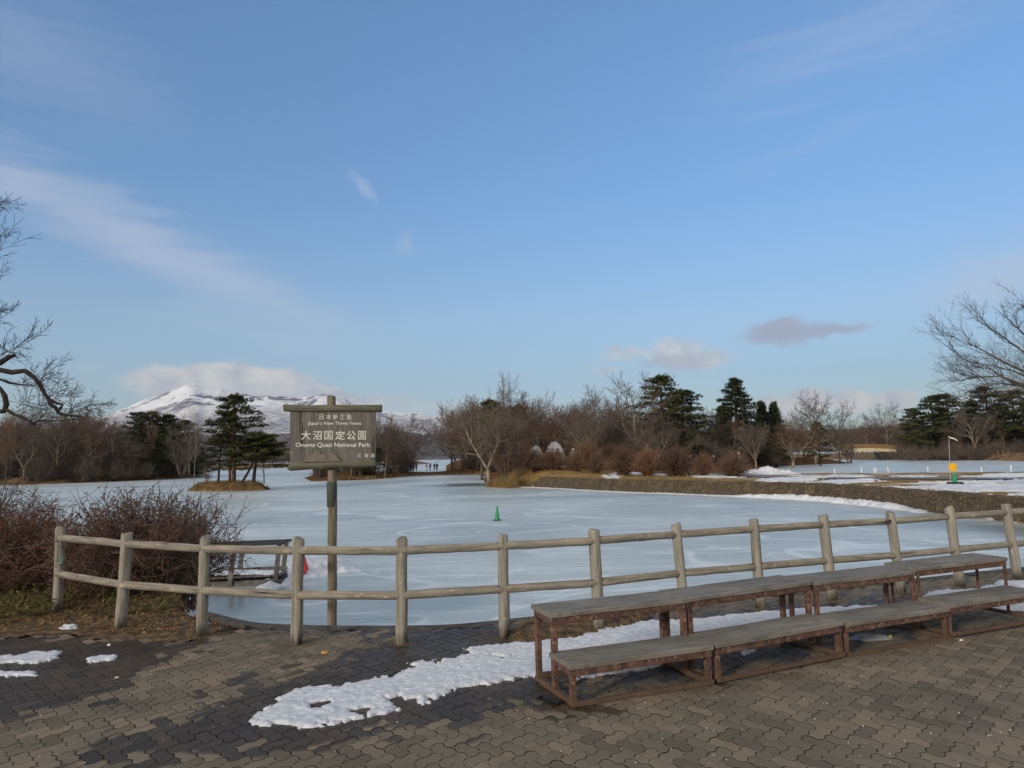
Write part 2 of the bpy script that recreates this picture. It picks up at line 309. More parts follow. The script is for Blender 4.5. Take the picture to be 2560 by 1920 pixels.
def polar(name, prof, r0, r1, r2, nr, na, a0, a1, mt, amp, nsc, power=1.25, seed=3, ridge=True):
    az = np.linspace(a0, a1, na); rr = np.concatenate([np.linspace(r0, r1, nr), np.linspace(r1, r2, 5)[1:]])
    pa = np.array([azel(p[0], p[1])[0] for p in prof]); pe = np.array([azel(p[0], p[1])[1] for p in prof])
    H = np.tan(np.radians(np.interp(az, pa, pe)))*r1 + EYE - ICE
    V = []
    for i, r in enumerate(rr):
        tt = min(1, (r-r0)/(r1-r0)); base = tt**power if r <= r1 else 1-.25*(r-r1)/(r2-r1)
        X = r*np.sin(np.radians(az)); Y = r*np.cos(np.radians(az))
        n = fbm(X, Y, nsc, 6, seed, ridge)-.55+.12*(fbm(X, Y, nsc*.09, 4, seed+4, True)-.5)
        z = ICE + np.maximum(0, H*base + n*amp*min(1, tt*2)*(1-.7*(tt**3))) - (3 if i == 0 else 0)
        V.append(np.stack([X, Y, z], 1))
    V = np.concatenate(V); n = len(rr); Fc = [(i*na+j, i*na+j+1, (i+1)*na+j+1, (i+1)*na+j) for i in range(n-1) for j in range(na-1)]
    return tag(obj(name, mesh(name, V.tolist(), Fc, mt, smooth=True)), kind='structure')
MP = [(-900, 1130), (-200, 1105), (100, 1085), (215, 1062), (270, 1047), (300, 1031), (360, 1006), (420, 986), (455, 973), (478, 966), (495, 969), (512, 974), (545, 976), (575, 984), (610, 990), (650, 993), (700, 997), (745, 1000), (775, 994),
      (800, 987), (828, 990), (860, 999), (890, 1014), (940, 1030), (1000, 1036), (1060, 1042), (1078, 1044), (1105, 1036), (1135, 1038), (1180, 1050), (1300, 1075), (1600, 1090), (2200, 1080), (3300, 1070)]
_r = random.Random(6); MP = [q for a, c in zip(MP[:-1], MP[1:]) for q in ([a]+[(a[0]+(c[0]-a[0])*f, a[1]+(c[1]-a[1])*f+_r.uniform(-2.6, 2.2)) for f in ((.33, .66) if 380 < a[0] < 860 else ())])]+[MP[-1]]
polar('snowy_mountain', MP, 3600, 8200, 10500, 70, 420, -48, 46, M['mount'], 330, 1500)
m, t, b = newmat('leafless_forest_hills'); pos = t.n('ShaderNodeNewGeometry').outputs[0]; M['hill'] = m
fo = t.noise(pos, .02, 8, .8)
t.l(t.ramp(fo, [(.36, (.075, .068, .070)), (.5, (.115, .104, .108)), (.62, (.19, .18, .19))]), b.inputs['Base Color']); b.inputs['Roughness'].default_value = 1; b.inputs['Specular IOR Level'].default_value = 0
bumpit(t, b, fo, 1, 8)
HP = [(-1200, 1120), (0, 1100), (250, 1085), (600, 1092), (880, 1078), (960, 1090), (1010, 1084), (1060, 1094), (1110, 1086), (1170, 1076), (1300, 1070), (1700, 1085), (2150, 1082), (2350, 1075), (3300, 1060)]
polar('hills', HP, 1050, 2600, 3400, 40, 360, -50, 48, M['hill'], 60, 420, .9, 9)
LP = [(-1200, 1140), (0, 1138), (700, 1122), (900, 1126), (1000, 1130), (1100, 1128), (1200, 1130), (3300, 1095)]
polar('low_hills', LP, 960, 1500, 1800, 16, 300, -50, 48, M['hill'], 16, 160, .5, 21)

# ------------------------------------------------------------------ the land beyond the ice
MAIN = [(0.9, 63), (3.7, 58.6), (7.8, 51.1), (11, 47.6), (13.5, 43.8), (16.4, 39.2), (17.3, 34.2), (17.6, 29.8), (17.7, 26), (18, 22), (60, 20), (62, 46), (36.8, 51.7), (24.4, 57.9), (21.6, 58.5), (26, 75), (46.7, 125.6), (64.7, 137), (68, 175), (60, 300), (-27, 300),
        (-21.5, 230), (-15, 160), (-11.4, 121), (-14, 118), (-20, 116.5), (-24, 135), (-38, 138), (-32.5, 110.8), (-26.3, 93.2), (-22, 93.2), (-18.8, 94.8), (-16.2, 107.7), (-11.7, 112), (-5.9, 111.1), (-3.9, 100.7), (-3.0, 73.5), (-2.4, 63.7), (-.2, 60.2)]
WALL = MAIN[0:10]
def HM(x, y):
    x = np.asarray(x, float); y = np.asarray(y, float); sd = sdf(x, y, MAIN)
    wg = np.clip((x+.5)/2.5, 0, 1)*np.clip((82-y)/12, 0, 1); k = .15+1.6*wg
    h = np.clip(sd*k, -.5, .85)
    h = h + np.clip(sd/3, 0, 1)*(.80*np.exp(-((x-3.2)/4.5)**2-((y-67)/6)**2) + .5*np.exp(-((x-0)/9)**2-((y-86)/12)**2) + 1.0*np.clip((y-120)/80, 0, 1)) + (fbm(x, y, 5, 3, 5)-.5)*.12*np.clip(sd/2, 0, 1)
    return ICE + h
m, t, b = newmat('dry_grass_bank'); g = t.n('ShaderNodeNewGeometry').outputs[0]; M['bank'] = m
n1 = t.noise(t.xf(g, sc=(1, 1.6, 1)), .5, 6, .7); n2 = t.noise(g, 6, 4, .7)
c = t.ramp(t.m('ADD', t.m('MULTIPLY', n1, .75), t.m('MULTIPLY', n2, .25)), [(.34, lin((92, 74, 48))), (.5, lin((136, 112, 72))), (.64, lin((160, 136, 92)))])
yy = t.sep(g)[1]
c = t.mix(t.mapr(yy, 68, 80), c, t.ramp(n1, [(.35, lin((70, 52, 38))), (.62, lin((112, 84, 58)))]))
gx = t.sep(g)[0]
sp = t.mapr(t.noise(t.xf(g, sc=(.28, 1, 1)), .75, 6, .68), .56, .60)
rgt = t.m('MULTIPLY', t.mapr(gx, 11, 19), t.mapr(yy, 60, 56))
c = t.mix(t.m('MULTIPLY', sp, rgt), c, (.66, .68, .72, 1))
t.l(c, b.inputs['Base Color']); b.inputs['Roughness'].default_value = 1; b.inputs['Specular IOR Level'].default_value = 0
bumpit(t, b, n2, .8, .08)
xs = np.arange(-50, 72, 1.0); ys = np.arange(16, 303, 1.0); X, Y = np.meshgrid(xs, ys)
tag(obj('far_bank', grid_mesh('far_bank', xs, ys, HM(X, Y), sdf(X, Y, MAIN) > -1.5, M['bank'])), kind='structure')
m = simple('woodland_floor', [lin((62, 48, 36)), lin((104, 80, 54)), lin((150, 120, 76))], .6, 1, .8, .08, coord='Position'); M['floor'] = m
L1 = [(-140, 96), (-100, 98), (-88.6, 100), (-76, 106), (-68.5, 106.6), (-63, 119), (-57.9, 130.8), (-62, 146), (-75, 170), (-160, 190)]
RR = [(87.1, 163.2), (91.4, 146.7), (87.7, 123), (100, 115), (190, 120), (220, 260), (92, 280), (84, 200)]
ISL = [(-31.6, 69.0), (-29.5, 67.6), (-26, 66.8), (-23.6, 67.3), (-23.2, 68.6), (-25, 70.2), (-28, 71), (-31, 70.6)]
NB = [(-150, 300), (-60, 290), (-40, 300), (-38, 330), (-150, 340)]
def land(name, poly, top, k, step, mt, mound=None):
    pa = np.array(poly); xs = np.arange(pa[:, 0].min()-3, pa[:, 0].max()+3, step); ys = np.arange(pa[:, 1].min()-3, pa[:, 1].max()+3, step); X, Y = np.meshgrid(xs, ys); sd = sdf(X, Y, poly)
    Z = ICE+np.clip(sd*k, -.5, top)+(fbm(X, Y, 4*step, 3, 8)-.5)*.2*np.clip(sd/step, 0, 1)
    if mound: Z = Z + mound(X, Y)*np.clip(sd/4, 0, 1)
    return tag(obj(name, grid_mesh(name, xs, ys, Z, sd > -1.5*step, mt)), kind='structure')
land('wooded_island_ground', L1, .9, .25, 1.5, M['floor'], lambda x, y: 1.6*np.exp(-((x+66)/8)**2-((y-116)/5)**2))
land('right_shore_ground', RR, 1.3, .3, 2, M['floor'])
m = simple('islet_grass', [lin((60, 48, 32)), lin((108, 84, 50)), lin((138, 110, 68))], 1.6, 1, .9, .08, coord='Position'); M['isl'] = m
land('islet_ground', ISL, .75, .9, .3, m)
land('north_bank_ground', NB, 1.5, .3, 3, M['floor'])

# stone wall along the near edge of the bank
m, t, b = newmat('mossy_stone_wall'); g = t.n('ShaderNodeNewGeometry').outputs[0]; M['wall'] = m
vo = t.n('ShaderNodeTexVoronoi', feature='DISTANCE_TO_EDGE'); t.put(vo.inputs['Vector'], t.xf(g, sc=(3.4, 3.4, 4.4))); vo.inputs['Scale'].default_value = 1
vc = t.n('ShaderNodeTexVoronoi'); t.put(vc.inputs['Vector'], t.xf(g, sc=(3.4, 3.4, 4.4))); vc.inputs['Scale'].default_value = 1
c = t.ramp(t.noise(g, 2.2, 6, .7), [(.32, lin((56, 47, 35))), (.5, lin((84, 72, 54))), (.66, lin((112, 98, 74)))])
c = t.mix(t.mapr(t.sep(vc.outputs['Color'])[0], 0, 1, 0, .4), c, (.07, .062, .048, 1)); c = t.mix(t.mapr(t.noise(t.xf(g, sc=(1, 1, .25)), 5, 5, .7), .5, .66, 0, .6), c, (.045, .038, .028, 1)); c = t.mix(t.mapr(vo.outputs[0], 0, .06, .6, 0), c, (.03, .026, .02, 1))
t.l(c, b.inputs['Base Color']); b.inputs['Roughness'].default_value = .95; bumpit(t, b, t.m('ADD', t.m('MINIMUM', vo.outputs[0], .12), t.m('MULTIPLY', t.noise(g, 7, 4), .1)), 1, .3)
def dens(poly, step):
    out = []
    for i in range(len(poly)-1):
        a = Vector(poly[i]); c = Vector(poly[i+1]); n = max(1, int((c-a).length/step)); out += [a.lerp(c, k/n) for k in range(n)]
    return out+[Vector(poly[-1])]
def smoothpoly(poly, it=2):
    for _ in range(it):
        q = [poly[0]]
        for a, c in zip(poly[:-1], poly[1:]): q += [tuple(np.array(a)*.75+np.array(c)*.25), tuple(np.array(a)*.25+np.array(c)*.75)]
        poly = q+[poly[-1]]
    return poly
wl = [Vector(p) for p in dens(WALL, .6)]; V = []; rs = random.Random(4)
for i, p in enumerate(wl):
    d = (wl[min(i+1, len(wl)-1)]-wl[max(i-1, 0)]).normalized(); nrm = Vector((d.y, -d.x))
    if nrm.x*(-1)+nrm.y*(-1) < 0: nrm = -nrm
    j = rs.uniform(-.05, .05); h = max(.25, min(1, i/4))
    for off, z in ((.22+j, -1.15), (.16+j, -.75), (.10+j+rs.uniform(-.04, .04), -.45), (.05+j, -.14), (-.25, -.10+rs.uniform(-.02, .03)), (-.6, -.22)):
        q = p+nrm*off; V.append((q.x, q.y, ICE+(z-ICE)*h if z > ICE else z))
Fc = [(i*6+k, i*6+k+1, (i+1)*6+k+1, (i+1)*6+k) for i in range(len(wl)-1) for k in range(5)]
tag(obj('stone_wall', mesh('stone_wall', V, Fc, M['wall'])), 'low mossy stone retaining wall along the edge of the grassy bank across the ice', 'wall')

# path across the bank
def strip(name, pts, wd, zoff, mt, hf=None):
    pts = [Vector(p) for p in dens(smoothpoly(pts), 1.0)]; V = []
    for i, p in enumerate(pts):
        d = (pts[min(i+1, len(pts)-1)]-pts[max(i-1, 0)]).normalized(); n = Vector((-d.y, d.x))
        for s in (-1, -.5, 0, .5, 1):
            q = p+n*(s*wd/2); V.append((q.x, q.y, (float(hf(q.x, q.y)) if hf else 0)+zoff))
    return obj(name, mesh(name, V, [(i*5+k, i*5+k+1, (i+1)*5+k+1, (i+1)*5+k) for i in range(len(pts)-1) for k in range(4)], mt, smooth=True))
M['asphalt'] = simple('grey_wet_asphalt', [lin((84, 86, 94)), lin((124, 124, 128))], .8, .55, .3, .01, coord='Position')
pp = [G(2900, 1199, -.15).xy, G(2560, 1199, -.15).xy, G(2300, 1198, -.15).xy, G(2040, 1196, -.15).xy, G(1850, 1189, -.1).xy] + [tuple(AT(x, 1180, d).xy) for x, d in [(1780, 63), (1690, 68), (1620, 71), (1560, 73), (1480, 76), (1400, 80)]]
pp = [tuple(p) for p in pp]
tag(strip('path', pp, 2.6, .05, M['asphalt'], HM), kind='structure')

# ------------------------------------------------------------------ snow lying about (real thickness, ragged edges)
def snowpatch(label, poly, z, thick, cell, amp, edge, mat, holes=(), seed=1, hf=None, group=None, bulk=None, nsc=.25, name='snow_patch', cat='snow patch'):
    pa = np.array([tuple(p)[:2] for p in poly]); m = amp
    xs = np.arange(pa[:, 0].min()-m, pa[:, 0].max()+m, cell); ys = np.arange(pa[:, 1].min()-m, pa[:, 1].max()+m, cell); X, Y = np.meshgrid(xs, ys)
    sd = sdf(X, Y, pa); 
    for h in holes: sd = np.minimum(sd, -sdf(X, Y, [tuple(p)[:2] for p in h]))
    sd = sd + (fbm(X, Y, nsc, 6, seed)-.5)*2*amp + (fbm(X, Y, nsc*.16, 4, seed+2)-.5)*1.7*amp
    if hf is not None and cat == 'snow patch' and thick < .3: sd = np.minimum(sd, (fbm(X*.55, Y, 1.5, 5, seed+31)-.40)*5)
    tt = np.clip(sd/edge, 0, 1); prof = 1-(1-tt)**2
    H = thick*prof*(.45+.9*fbm(X, Y, nsc*.7, 5, seed+5)) + thick*.9*(fbm(X, Y, nsc*.13, 4, seed+9)-.5)*prof
    if bulk is not None: H = H*bulk(X, Y)
    zz = hf(X, Y) if hf else z
    Z = np.where(sd > 0, zz+.004+np.maximum(H, 0), zz-.02)
    return tag(obj(name, grid_mesh(name, xs, ys, Z, sd > 0, mat)), label, cat, group)
P_ = lambda L, z=0.0: [G(x, y, z) for x, y in L]
snowpatch('long ragged strip of old snow running from the paving to under the benches',
    P_([(612, 1806), (700, 1752), (760, 1722), (860, 1716), (920, 1702), (990, 1692), (1035, 1668), (1010, 1662), (1060, 1655), (1100, 1662), (1090, 1650), (1180, 1640), (1160, 1622), (1250, 1610), (1300, 1606), (1380, 1600), (1440, 1596), (1520, 1575), (1600, 1556), (1700, 1551), (1850, 1538), (1950, 1530), (2060, 1521), (2190, 1517),
        (2180, 1530), (2000, 1560), (1800, 1600), (1660, 1630), (1500, 1665), (1400, 1680), (1250, 1703), (1160, 1715), (1120, 1733), (1060, 1757), (990, 1742), (970, 1750), (1010, 1770), (960, 1790), (860, 1810), (780, 1818), (640, 1812)]),
    0, .018, .010, .085, .035, M['snow'], nsc=.28, holes=[P_([(782, 1762), (820, 1755), (815, 1765), (790, 1768)]), P_([(870, 1778), (940, 1772), (900, 1790)]), P_([(1230, 1640), (1290, 1641), (1250, 1650)])], seed=3)
snowpatch('flat grey white snow patch on dark paving at the left picture edge', P_([(-80, 1645), (60, 1640), (80, 1630), (150, 1632), (130, 1655), (20, 1660), (-80, 1665)]), 0, .014, .011, .09, .03, M['snow'], seed=11)
snowpatch('small snow patch on paving between left snow patch and second fence post', P_([(222, 1648), (250, 1640), (285, 1642), (285, 1652), (235, 1656)]), 0, .014, .010, .06, .03, M['snow'], seed=13)
snowpatch('thin bright snow sliver on the soil edge before leftmost fence post', P_([(142, 1574), (160, 1568), (198, 1567), (196, 1573), (160, 1576)]), 0, .03, .012, .012, .05, M['snow'], seed=17)
snowpatch('tiny snow streak on wet paving at far left below bigger patch', P_([(-40, 1681), (0, 1680), (90, 1682), (85, 1689), (40, 1690), (-40, 1688)]), 0, .012, .010, .06, .03, M['snow'], seed=19)
snowpatch('white snow sheet behind the farthest bench around fence foot', P_([(2290, 1500), (2330, 1482), (2400, 1478), (2470, 1468), (2500, 1458), (2620, 1452), (2760, 1450), (2760, 1520), (2560, 1528), (2480, 1524), (2440, 1512), (2330, 1512)]), 0, .05, .03, .09, .16, M['snow'], seed=23)
snowpatch('thin snow remnant under the second bench', P_([(1850, 1632), (1900, 1622), (1880, 1634), (1856, 1640)]), 0, .02, .014, .02, .04, M['snow'], seed=29)
snowpatch('thin half melted snow under the nearest bench', P_([(1430, 1700), (1480, 1680), (1600, 1660), (1680, 1652), (1640, 1668), (1500, 1692)]), 0, .02, .014, .05, .05, M['snow'], seed=31)
rs = random.Random(8); mb = MB()
for k in range(200):
    px = rs.uniform(0, 2560); py = rs.uniform(1600, 1915)
    if px < 1400 and rs.random() < .6: continue
    if px > 1400 and py < 1790-(px-1400)*.17: continue
    c = G(px, py); r = rs.uniform(.0012, .0036); mb.box((c.x, c.y, r*.6), (r, r*rs.uniform(.6, 1.4), r*.6), None)
tag(mb.build('snow_crumbs', M['snow']), kind='stuff')
# snow on and beyond the ice
snowpatch('lumpy snow heap on the ice beside the wooden pontoon', P_([(630, 1440), (660, 1428), (700, 1412), (760, 1408), (840, 1398), (880, 1412), (905, 1425), (870, 1432), (800, 1440), (740, 1452), (712, 1462), (690, 1485), (640, 1475)], ICE), ICE, .22, .05, .22, .9, M['snow'], seed=37, name='snow_heap', cat='snow heap', nsc=.7)
bulk = None
wk = [(0.4, 62.4), (3.4, 57.7), (7.3, 50.5), (10.5, 47), (13, 43.2), (15.9, 38.8), (16.9, 34), (17.1, 30.2)]
ws = smoothpoly(wk, 1)
wbulk = lambda X, Y: .16+.6*np.clip((44.5-Y)/4, 0, 1)*np.clip((Y-29.5)/4, 0, 1)
snowpatch('long thin snow bank on the ice at the foot of the stone wall', [(p[0]+.5, p[1]+.6) for p in ws]+[(p[0]-.02-.16*max(0, min(1, (46-p[1])/5)), p[1]-.02-.13*max(0, min(1, (46-p[1])/5))) for p in ws[::-1]], ICE, .30, .08, .30, .4, M['snowfar'], seed=41, nsc=1.6, bulk=wbulk, name='snow_bank', cat='snow bank')
snowpatch('big white shovelled snow mound on the bank beside the path', [(17.6, 56.4), (19, 55.2), (21, 54.9), (22.2, 55.6), (21.2, 57.8), (19, 58.3), (18, 58)], 0, .60, .12, .35, 1.9, M['snowfar'], seed=43, hf=HM, nsc=1.1, name='snow_mound', cat='snow mound')
for lab, poly, th in [('broad snow field on the bank around the cone sign', P_([(2130, 1224), (2250, 1208), (2350, 1207), (2560, 1203), (2900, 1205), (2900, 1240), (2600, 1236), (2400, 1230), (2280, 1224)], -.12), .06),
                      ('flat snow patch on brown grass between path and wall left of the cone sign', P_([(2060, 1206), (2100, 1199), (2150, 1199), (2145, 1206), (2080, 1210)], -.12), .06),
                      ('long snow strip along the far side of the path', P_([(1980, 1190), (2100, 1187), (2300, 1189), (2300, 1193), (2100, 1193), (1985, 1193)], -.12), .05),
                      ('snow streak beside the dark path near right picture edge', P_([(2400, 1191), (2560, 1184), (2700, 1183), (2700, 1190), (2450, 1194)], -.12), .05),
                      ('snow patch on the grass verge in front of the mound', P_([(1885, 1204), (1930, 1196), (2060, 1193), (2040, 1199), (1980, 1206), (1900, 1206)], -.12), .06),
                      ('narrow snow patch on golden grass nearest the tree clump', P_([(1430, 1194), (1455, 1189), (1452, 1196)], .1), .05),
                      ('middle snow patch on golden grass above the wall', P_([(1478, 1196), (1520, 1187), (1540, 1181), (1535, 1187), (1500, 1197)], .1), .05),
                      ('long low snow patch on golden grass above the wall', P_([(1528, 1199), (1572, 1194), (1570, 1199)], .05), .05),
                      ('small snow wedge on the grass below the rounded bushes', P_([(1685, 1202), (1718, 1195), (1714, 1201)], -.05), .05),
                      ('snow ribbon on the path seen between two rounded bushes', P_([(1570, 1176), (1610, 1175), (1607, 1180), (1575, 1181)], .1), .05),
                      ('bright snow ribbon seen through the gap between the bushes', P_([(1635, 1180), (1668, 1179), (1664, 1184), (1638, 1184)], .05), .05),
                      ('snow lying around the walkers behind the bushes', P_([(1740, 1183), (1810, 1178), (1822, 1190), (1750, 1189)], 0), .05)]:
    snowpatch(lab, poly, 0, th*1.4, .09, 3.6 if lab.startswith('broad') else 1.5, .5, M['snowfar'], seed=len(lab), hf=HM, nsc=2.8 if lab.startswith('broad') else 2.4)
# narrow snowy shore strip and path edge in the gap
snowpatch('thin snowy strip along the low reed bank in the gap', [(-20, 115.2), (-12, 117), (-4.5, 121), (-4.5, 123.5), (-12, 119.4), (-20, 117.4)], 0, .12, .25, .4, .5, M['snowfar'], seed=3, hf=HM, nsc=2)

# ------------------------------------------------------------------ the terrace: ground sheet, pavers, kerb, soil
FB = [(143, 1533), (301, 1573), (503.5, 1590.5), (740.8, 1610), (1004, 1610), (1262, 1590), (1498, 1571), (1713, 1540), (1902, 1520), (2082, 1500), (2254, 1482), (2402, 1466), (2545, 1448), (2680, 1434)]
FT = [(152, 1320), (318, 1332), (513, 1343.6), (746.6, 1346), (1003.8, 1346.5), (1256.4, 1336), (1485, 1324), (1689, 1310), (1883.5, 1297.6), (2057, 1287.5), (2225, 1280), (2371.7, 1268.7), (2513.8, 1259.7), (2640, 1250)]
fence = [G(*p) for p in FB]
EDGE = [tuple(G(*p).xy) for p in [(528, 1531), (620, 1555), (693, 1561), (830, 1565), (1004, 1565), (1137, 1562), (1256, 1550), (1343, 1540)]]
for i in range(7, 14):
    a = fence[i-1]; c = fence[min(i+1, 13)]; d = (c-a).normalized(); n = Vector((-d.y, d.x, 0)); q = fence[i]+n*.62; EDGE.append((q.x, q.y))
EDGE += [(12, 11.9), (26, 17)]
E2 = smoothpoly(EDGE, 2)
PAVB = [(-2.75, 7.62), (-3.2, 7.2), (-4.02, 7.34), (-4.54, 7.6), (-5.3, 7.48), (-9, 7.3), (-26, 7.3)]
BASE = [(p[0], p[1]) for p in E2]+[(26, -20), (-26, -20)]+PAVB[::-1]
M['joint'] = simple('dark_joint_sand', [lin((26, 23, 20)), lin((38, 34, 29))], 30, .8, .5, .004, coord='Position')
tag(obj('terrace_ground', mesh('terrace_ground', [(p[0], p[1], -.012) for p in BASE], [tuple(range(len(BASE)))], M['joint'])), kind='structure')
M['kerb'] = simple('old_concrete_kerb', [lin((52, 48, 42)), lin((76, 71, 63)), lin((94, 88, 79))], 7, .85, .5, .006, coord='Position')
V = []; e3 = [Vector(p) for p in dens(E2, .3)]
for i, p in enumerate(e3):
    d = (e3[min(i+1, len(e3)-1)]-e3[max(i-1, 0)]).normalized(); n = Vector((-d.y, d.x))
    for off, z in ((-.15, -.05), (-.15, .004), (-.01, .006), (0.005, -.01), (.01, -1.2)):
        q = p+n*off; V.append((q.x, q.y, z))
tag(obj('kerb', mesh('kerb', V, [(i*5+k, (i+1)*5+k, (i+1)*5+k+1, i*5+k+1) for i in range(len(e3)-1) for k in range(4)], M['kerb'])), kind='structure')
# soil on the left, sloping to the ice behind the bushes
SOIL = [(-2.55, 7.68), (-2.85, 7.80), (-3.45, 8.35), (-4.3, 9.9), (-6, 11.6), (-9, 12.6), (-18, 12), (-30, 11), (-30, 3), (-2.6, 3)]
xs = np.arange(-22, -2.3, .06); ys = np.arange(6.9, 13.6, .06); X, Y = np.meshgrid(xs, ys); sd = sdf(X, Y, SOIL)
pb = np.interp(-X, [-p[0] for p in PAVB], [p[1] for p in PAVB])
Z = np.where(sd > 0, np.minimum(.0, -1.05+sd*3.5), -1.1)+.035*(fbm(X, Y, .5, 5, 3)-.05)-.016*np.clip(1-(Y-pb)/.12, 0, 1)+.06*np.clip((Y-pb-.6), 0, 1)
M['soil'] = simple('brown_soil_with_dead_grass', [lin((46, 37, 27)), lin((84, 67, 46)), lin((122, 100, 70))], 9, 1, .9, .02, coord='Position', detail=8, lo=.34, hi=.66)
tag(obj('soil', grid_mesh('soil', xs, ys, Z, (sd > -.3) & (Y > pb-.10-.08*fbm(X, Y, .2, 3, 2)), M['soil'])), kind='structure')

# interlocking wavy pavers
WETP = [[tuple(G(x, y).xy) for x, y in q] for q in (
    [(330, 1875), (430, 1800), (600, 1735), (740, 1670), (880, 1650), (980, 1600), (900, 1590), (640, 1575), (700, 1560), (1000, 1570), (1200, 1562), (1500, 1545), (1750, 1540), (2300, 1490), (2300, 1530), (1780, 1665), (1420, 1700), (1400, 1765), (1250, 1775), (1080, 1800), (960, 1835), (700, 1855), (520, 1868)],
    [(-900, 1590), (0, 1590), (300, 1595), (470, 1610), (430, 1640), (330, 1680), (260, 1700), (200, 1750), (60, 1775), (-60, 1790), (-900, 1800)])]
def wetf(x, y):
    s = np.maximum(sdf(x, y, WETP[0]), sdf(x, y, WETP[1])); return s+(fbm(x, y, .45, 4, 77)-.46)*.9
WC = .097; AZ_ = .105; R = random.Random(1)
def cell2w(a, b_): 
    a *= WC; b_ *= WC; return ((a+b_)*.70711, (b_-a)*.70711)
gfun = [(0, 0), (.25, AZ_), (.75, -AZ_), (1.0, 0)]
def outline(a0, b0, na, nb):
    pts = []
    for k in range(na): pts += [(a0+k+t, b0+g) for t, g in gfun[:3]]
    for k in range(nb): pts += [(a0+na+g, b0+k+t) for t, g in gfun[:3]]
    for k in range(na, 0, -1): pts += [(a0+k-1+t, b0+nb+g) for t, g in gfun[:0:-1]]
    for k in range(nb, 0, -1): pts += [(a0+g, b0+k-1+t) for t, g in gfun[:0:-1]]
    return pts
cand = []
for i in range(-100, 122):
    for j in range(-24, 210):
        kk = (i-j) % 4
        if kk == 0: c = cell2w(i+1, j+.5); cand.append((i, j, 2, 1, c))
        elif kk == 3: c = cell2w(i+.5, j+1); cand.append((i, j, 1, 2, c))
cx = np.array([c[4][0] for c in cand]); cy = np.array([c[4][1] for c in cand])
sdB = sdf(cx, cy, BASE); wetv = wetf(cx, cy)
ok = (sdB > .09) & (cy > 2.2) & (cy < 10.5) & (np.abs(cx) < 8.6) & (sdB > .16)
dirt = fbm(cx, cy, 1.3, 4, 5); VERGE = [tuple(G(x, y).xy) for x, y in [(1270, 1600), (1290, 1560), (1345, 1543), (1600, 1520), (1640, 1535), (1500, 1590), (1400, 1600)]]
ok &= sdf(cx, cy, VERGE) < 0
PV = []; PF = []; pmi = []; tone = []; wet = []; n0 = 18
for idx in np.nonzero(ok)[0]:
    i, j, na, nb, c = cand[idx]; ol = outline(i, j, na, nb); ca = i+na/2; cb = j+nb/2; tn = R.gauss(0, 1); wv = R.gauss(0, .42)
    dz = R.gauss(0, .0009); tx = R.gauss(0, .006); ty = R.gauss(0, .006); base = len(PV); n = len(ol)
    for gap, z in ((.028, -.012), (.028, -.002), (.085, 0.0)):
        fa = 1-gap/(na/2); fb = 1-gap/(nb/2)
        for a, b_ in ol:
            w_ = cell2w(ca+(a-ca)*fa, cb+(b_-cb)*fb); PV.append((w_[0], w_[1], z+dz+tx*(w_[0]-c[0])+ty*(w_[1]-c[1])))
    for r in (0, 1):
        pmi += [1-r]*n
        for k in range(n): PF.append((base+r*n+k, base+r*n+(k+1) % n, base+(r+1)*n+(k+1) % n, base+(r+1)*n+k))
    PF.append(tuple(base+2*n+k for k in range(n))); pmi.append(0); tone += [tn]*(3*n); wet += [wv+.35]*(2*n)+[wv]*n
m, t, b = newmat('grey_concrete_pavers'); M['paver'] = m; g = t.n('ShaderNodeNewGeometry').outputs[0]
at = t.n('ShaderNodeAttribute', attribute_name='tone').outputs['Fac']; aw = t.n('ShaderNodeAttribute', attribute_name='wet').outputs['Fac']
tone_c = t.ramp(t.m('ADD', t.m('MULTIPLY', at, .12), t.noise(g, 1.1, 4)), [(.28, lin((96, 87, 74))), (.5, lin((112, 102, 87))), (.72, lin((128, 115, 97)))])
tone_c = t.mix(t.mapr(at, 1.5, 2.4, 0, .4), tone_c, lin4((132, 110, 86)))
gr = t.noise(g, 190, 3, .7); tone_c = t.mix(t.mapr(gr, .35, .65, .18, 0), tone_c, (.04, .036, .03, 1)); tone_c = t.mix(t.mapr(t.noise(g, 260, 2, .6), .66, .74, 0, .5), tone_c, (.34, .32, .29, 1))
tone_c = t.mix(t.mapr(t.noise(g, 5, 5, .7), .55, .72, 0, .45), tone_c, lin4((72, 68, 56)))
wf = t.mapr(t.m('ADD', aw, t.m('MULTIPLY', t.m('SUBTRACT', t.noise(g, 9, 5, .7), .5), .45)), .42, .62)
t.l(t.mix(wf, tone_c, t.mix(1, tone_c, (.36, .33, .305, 1), 'MULTIPLY')), b.inputs['Base Color']); t.l(t.mapr(wf, 0, 1, .85, .48), b.inputs['Roughness']); b.inputs['Specular IOR Level'].default_value = .22
bumpit(t, b, gr, .5, .0015)
wet = np.clip(np.array(wet)++.62+3.2*wetf(np.array([p[0] for p in PV]), np.array([p[1] for p in PV])), 0, 1).tolist()
me = mesh('pavement', PV, PF, [m, M['joint']], pmi)
for nm, arr in (('tone', tone), ('wet', wet)):
    a = me.attributes.new(nm, 'FLOAT', 'POINT'); a.data.foreach_set('value', arr)
tag(obj('pavement', me), kind='structure')
tag(obj('pavement_behind', mesh('pavement_behind', [(-26, 2.2, -.006), (-26, -20, -.006), (26, -20, -.006), (26, 2.2, -.006)], [(0, 1, 2, 3)], M['joint'])), kind='structure')
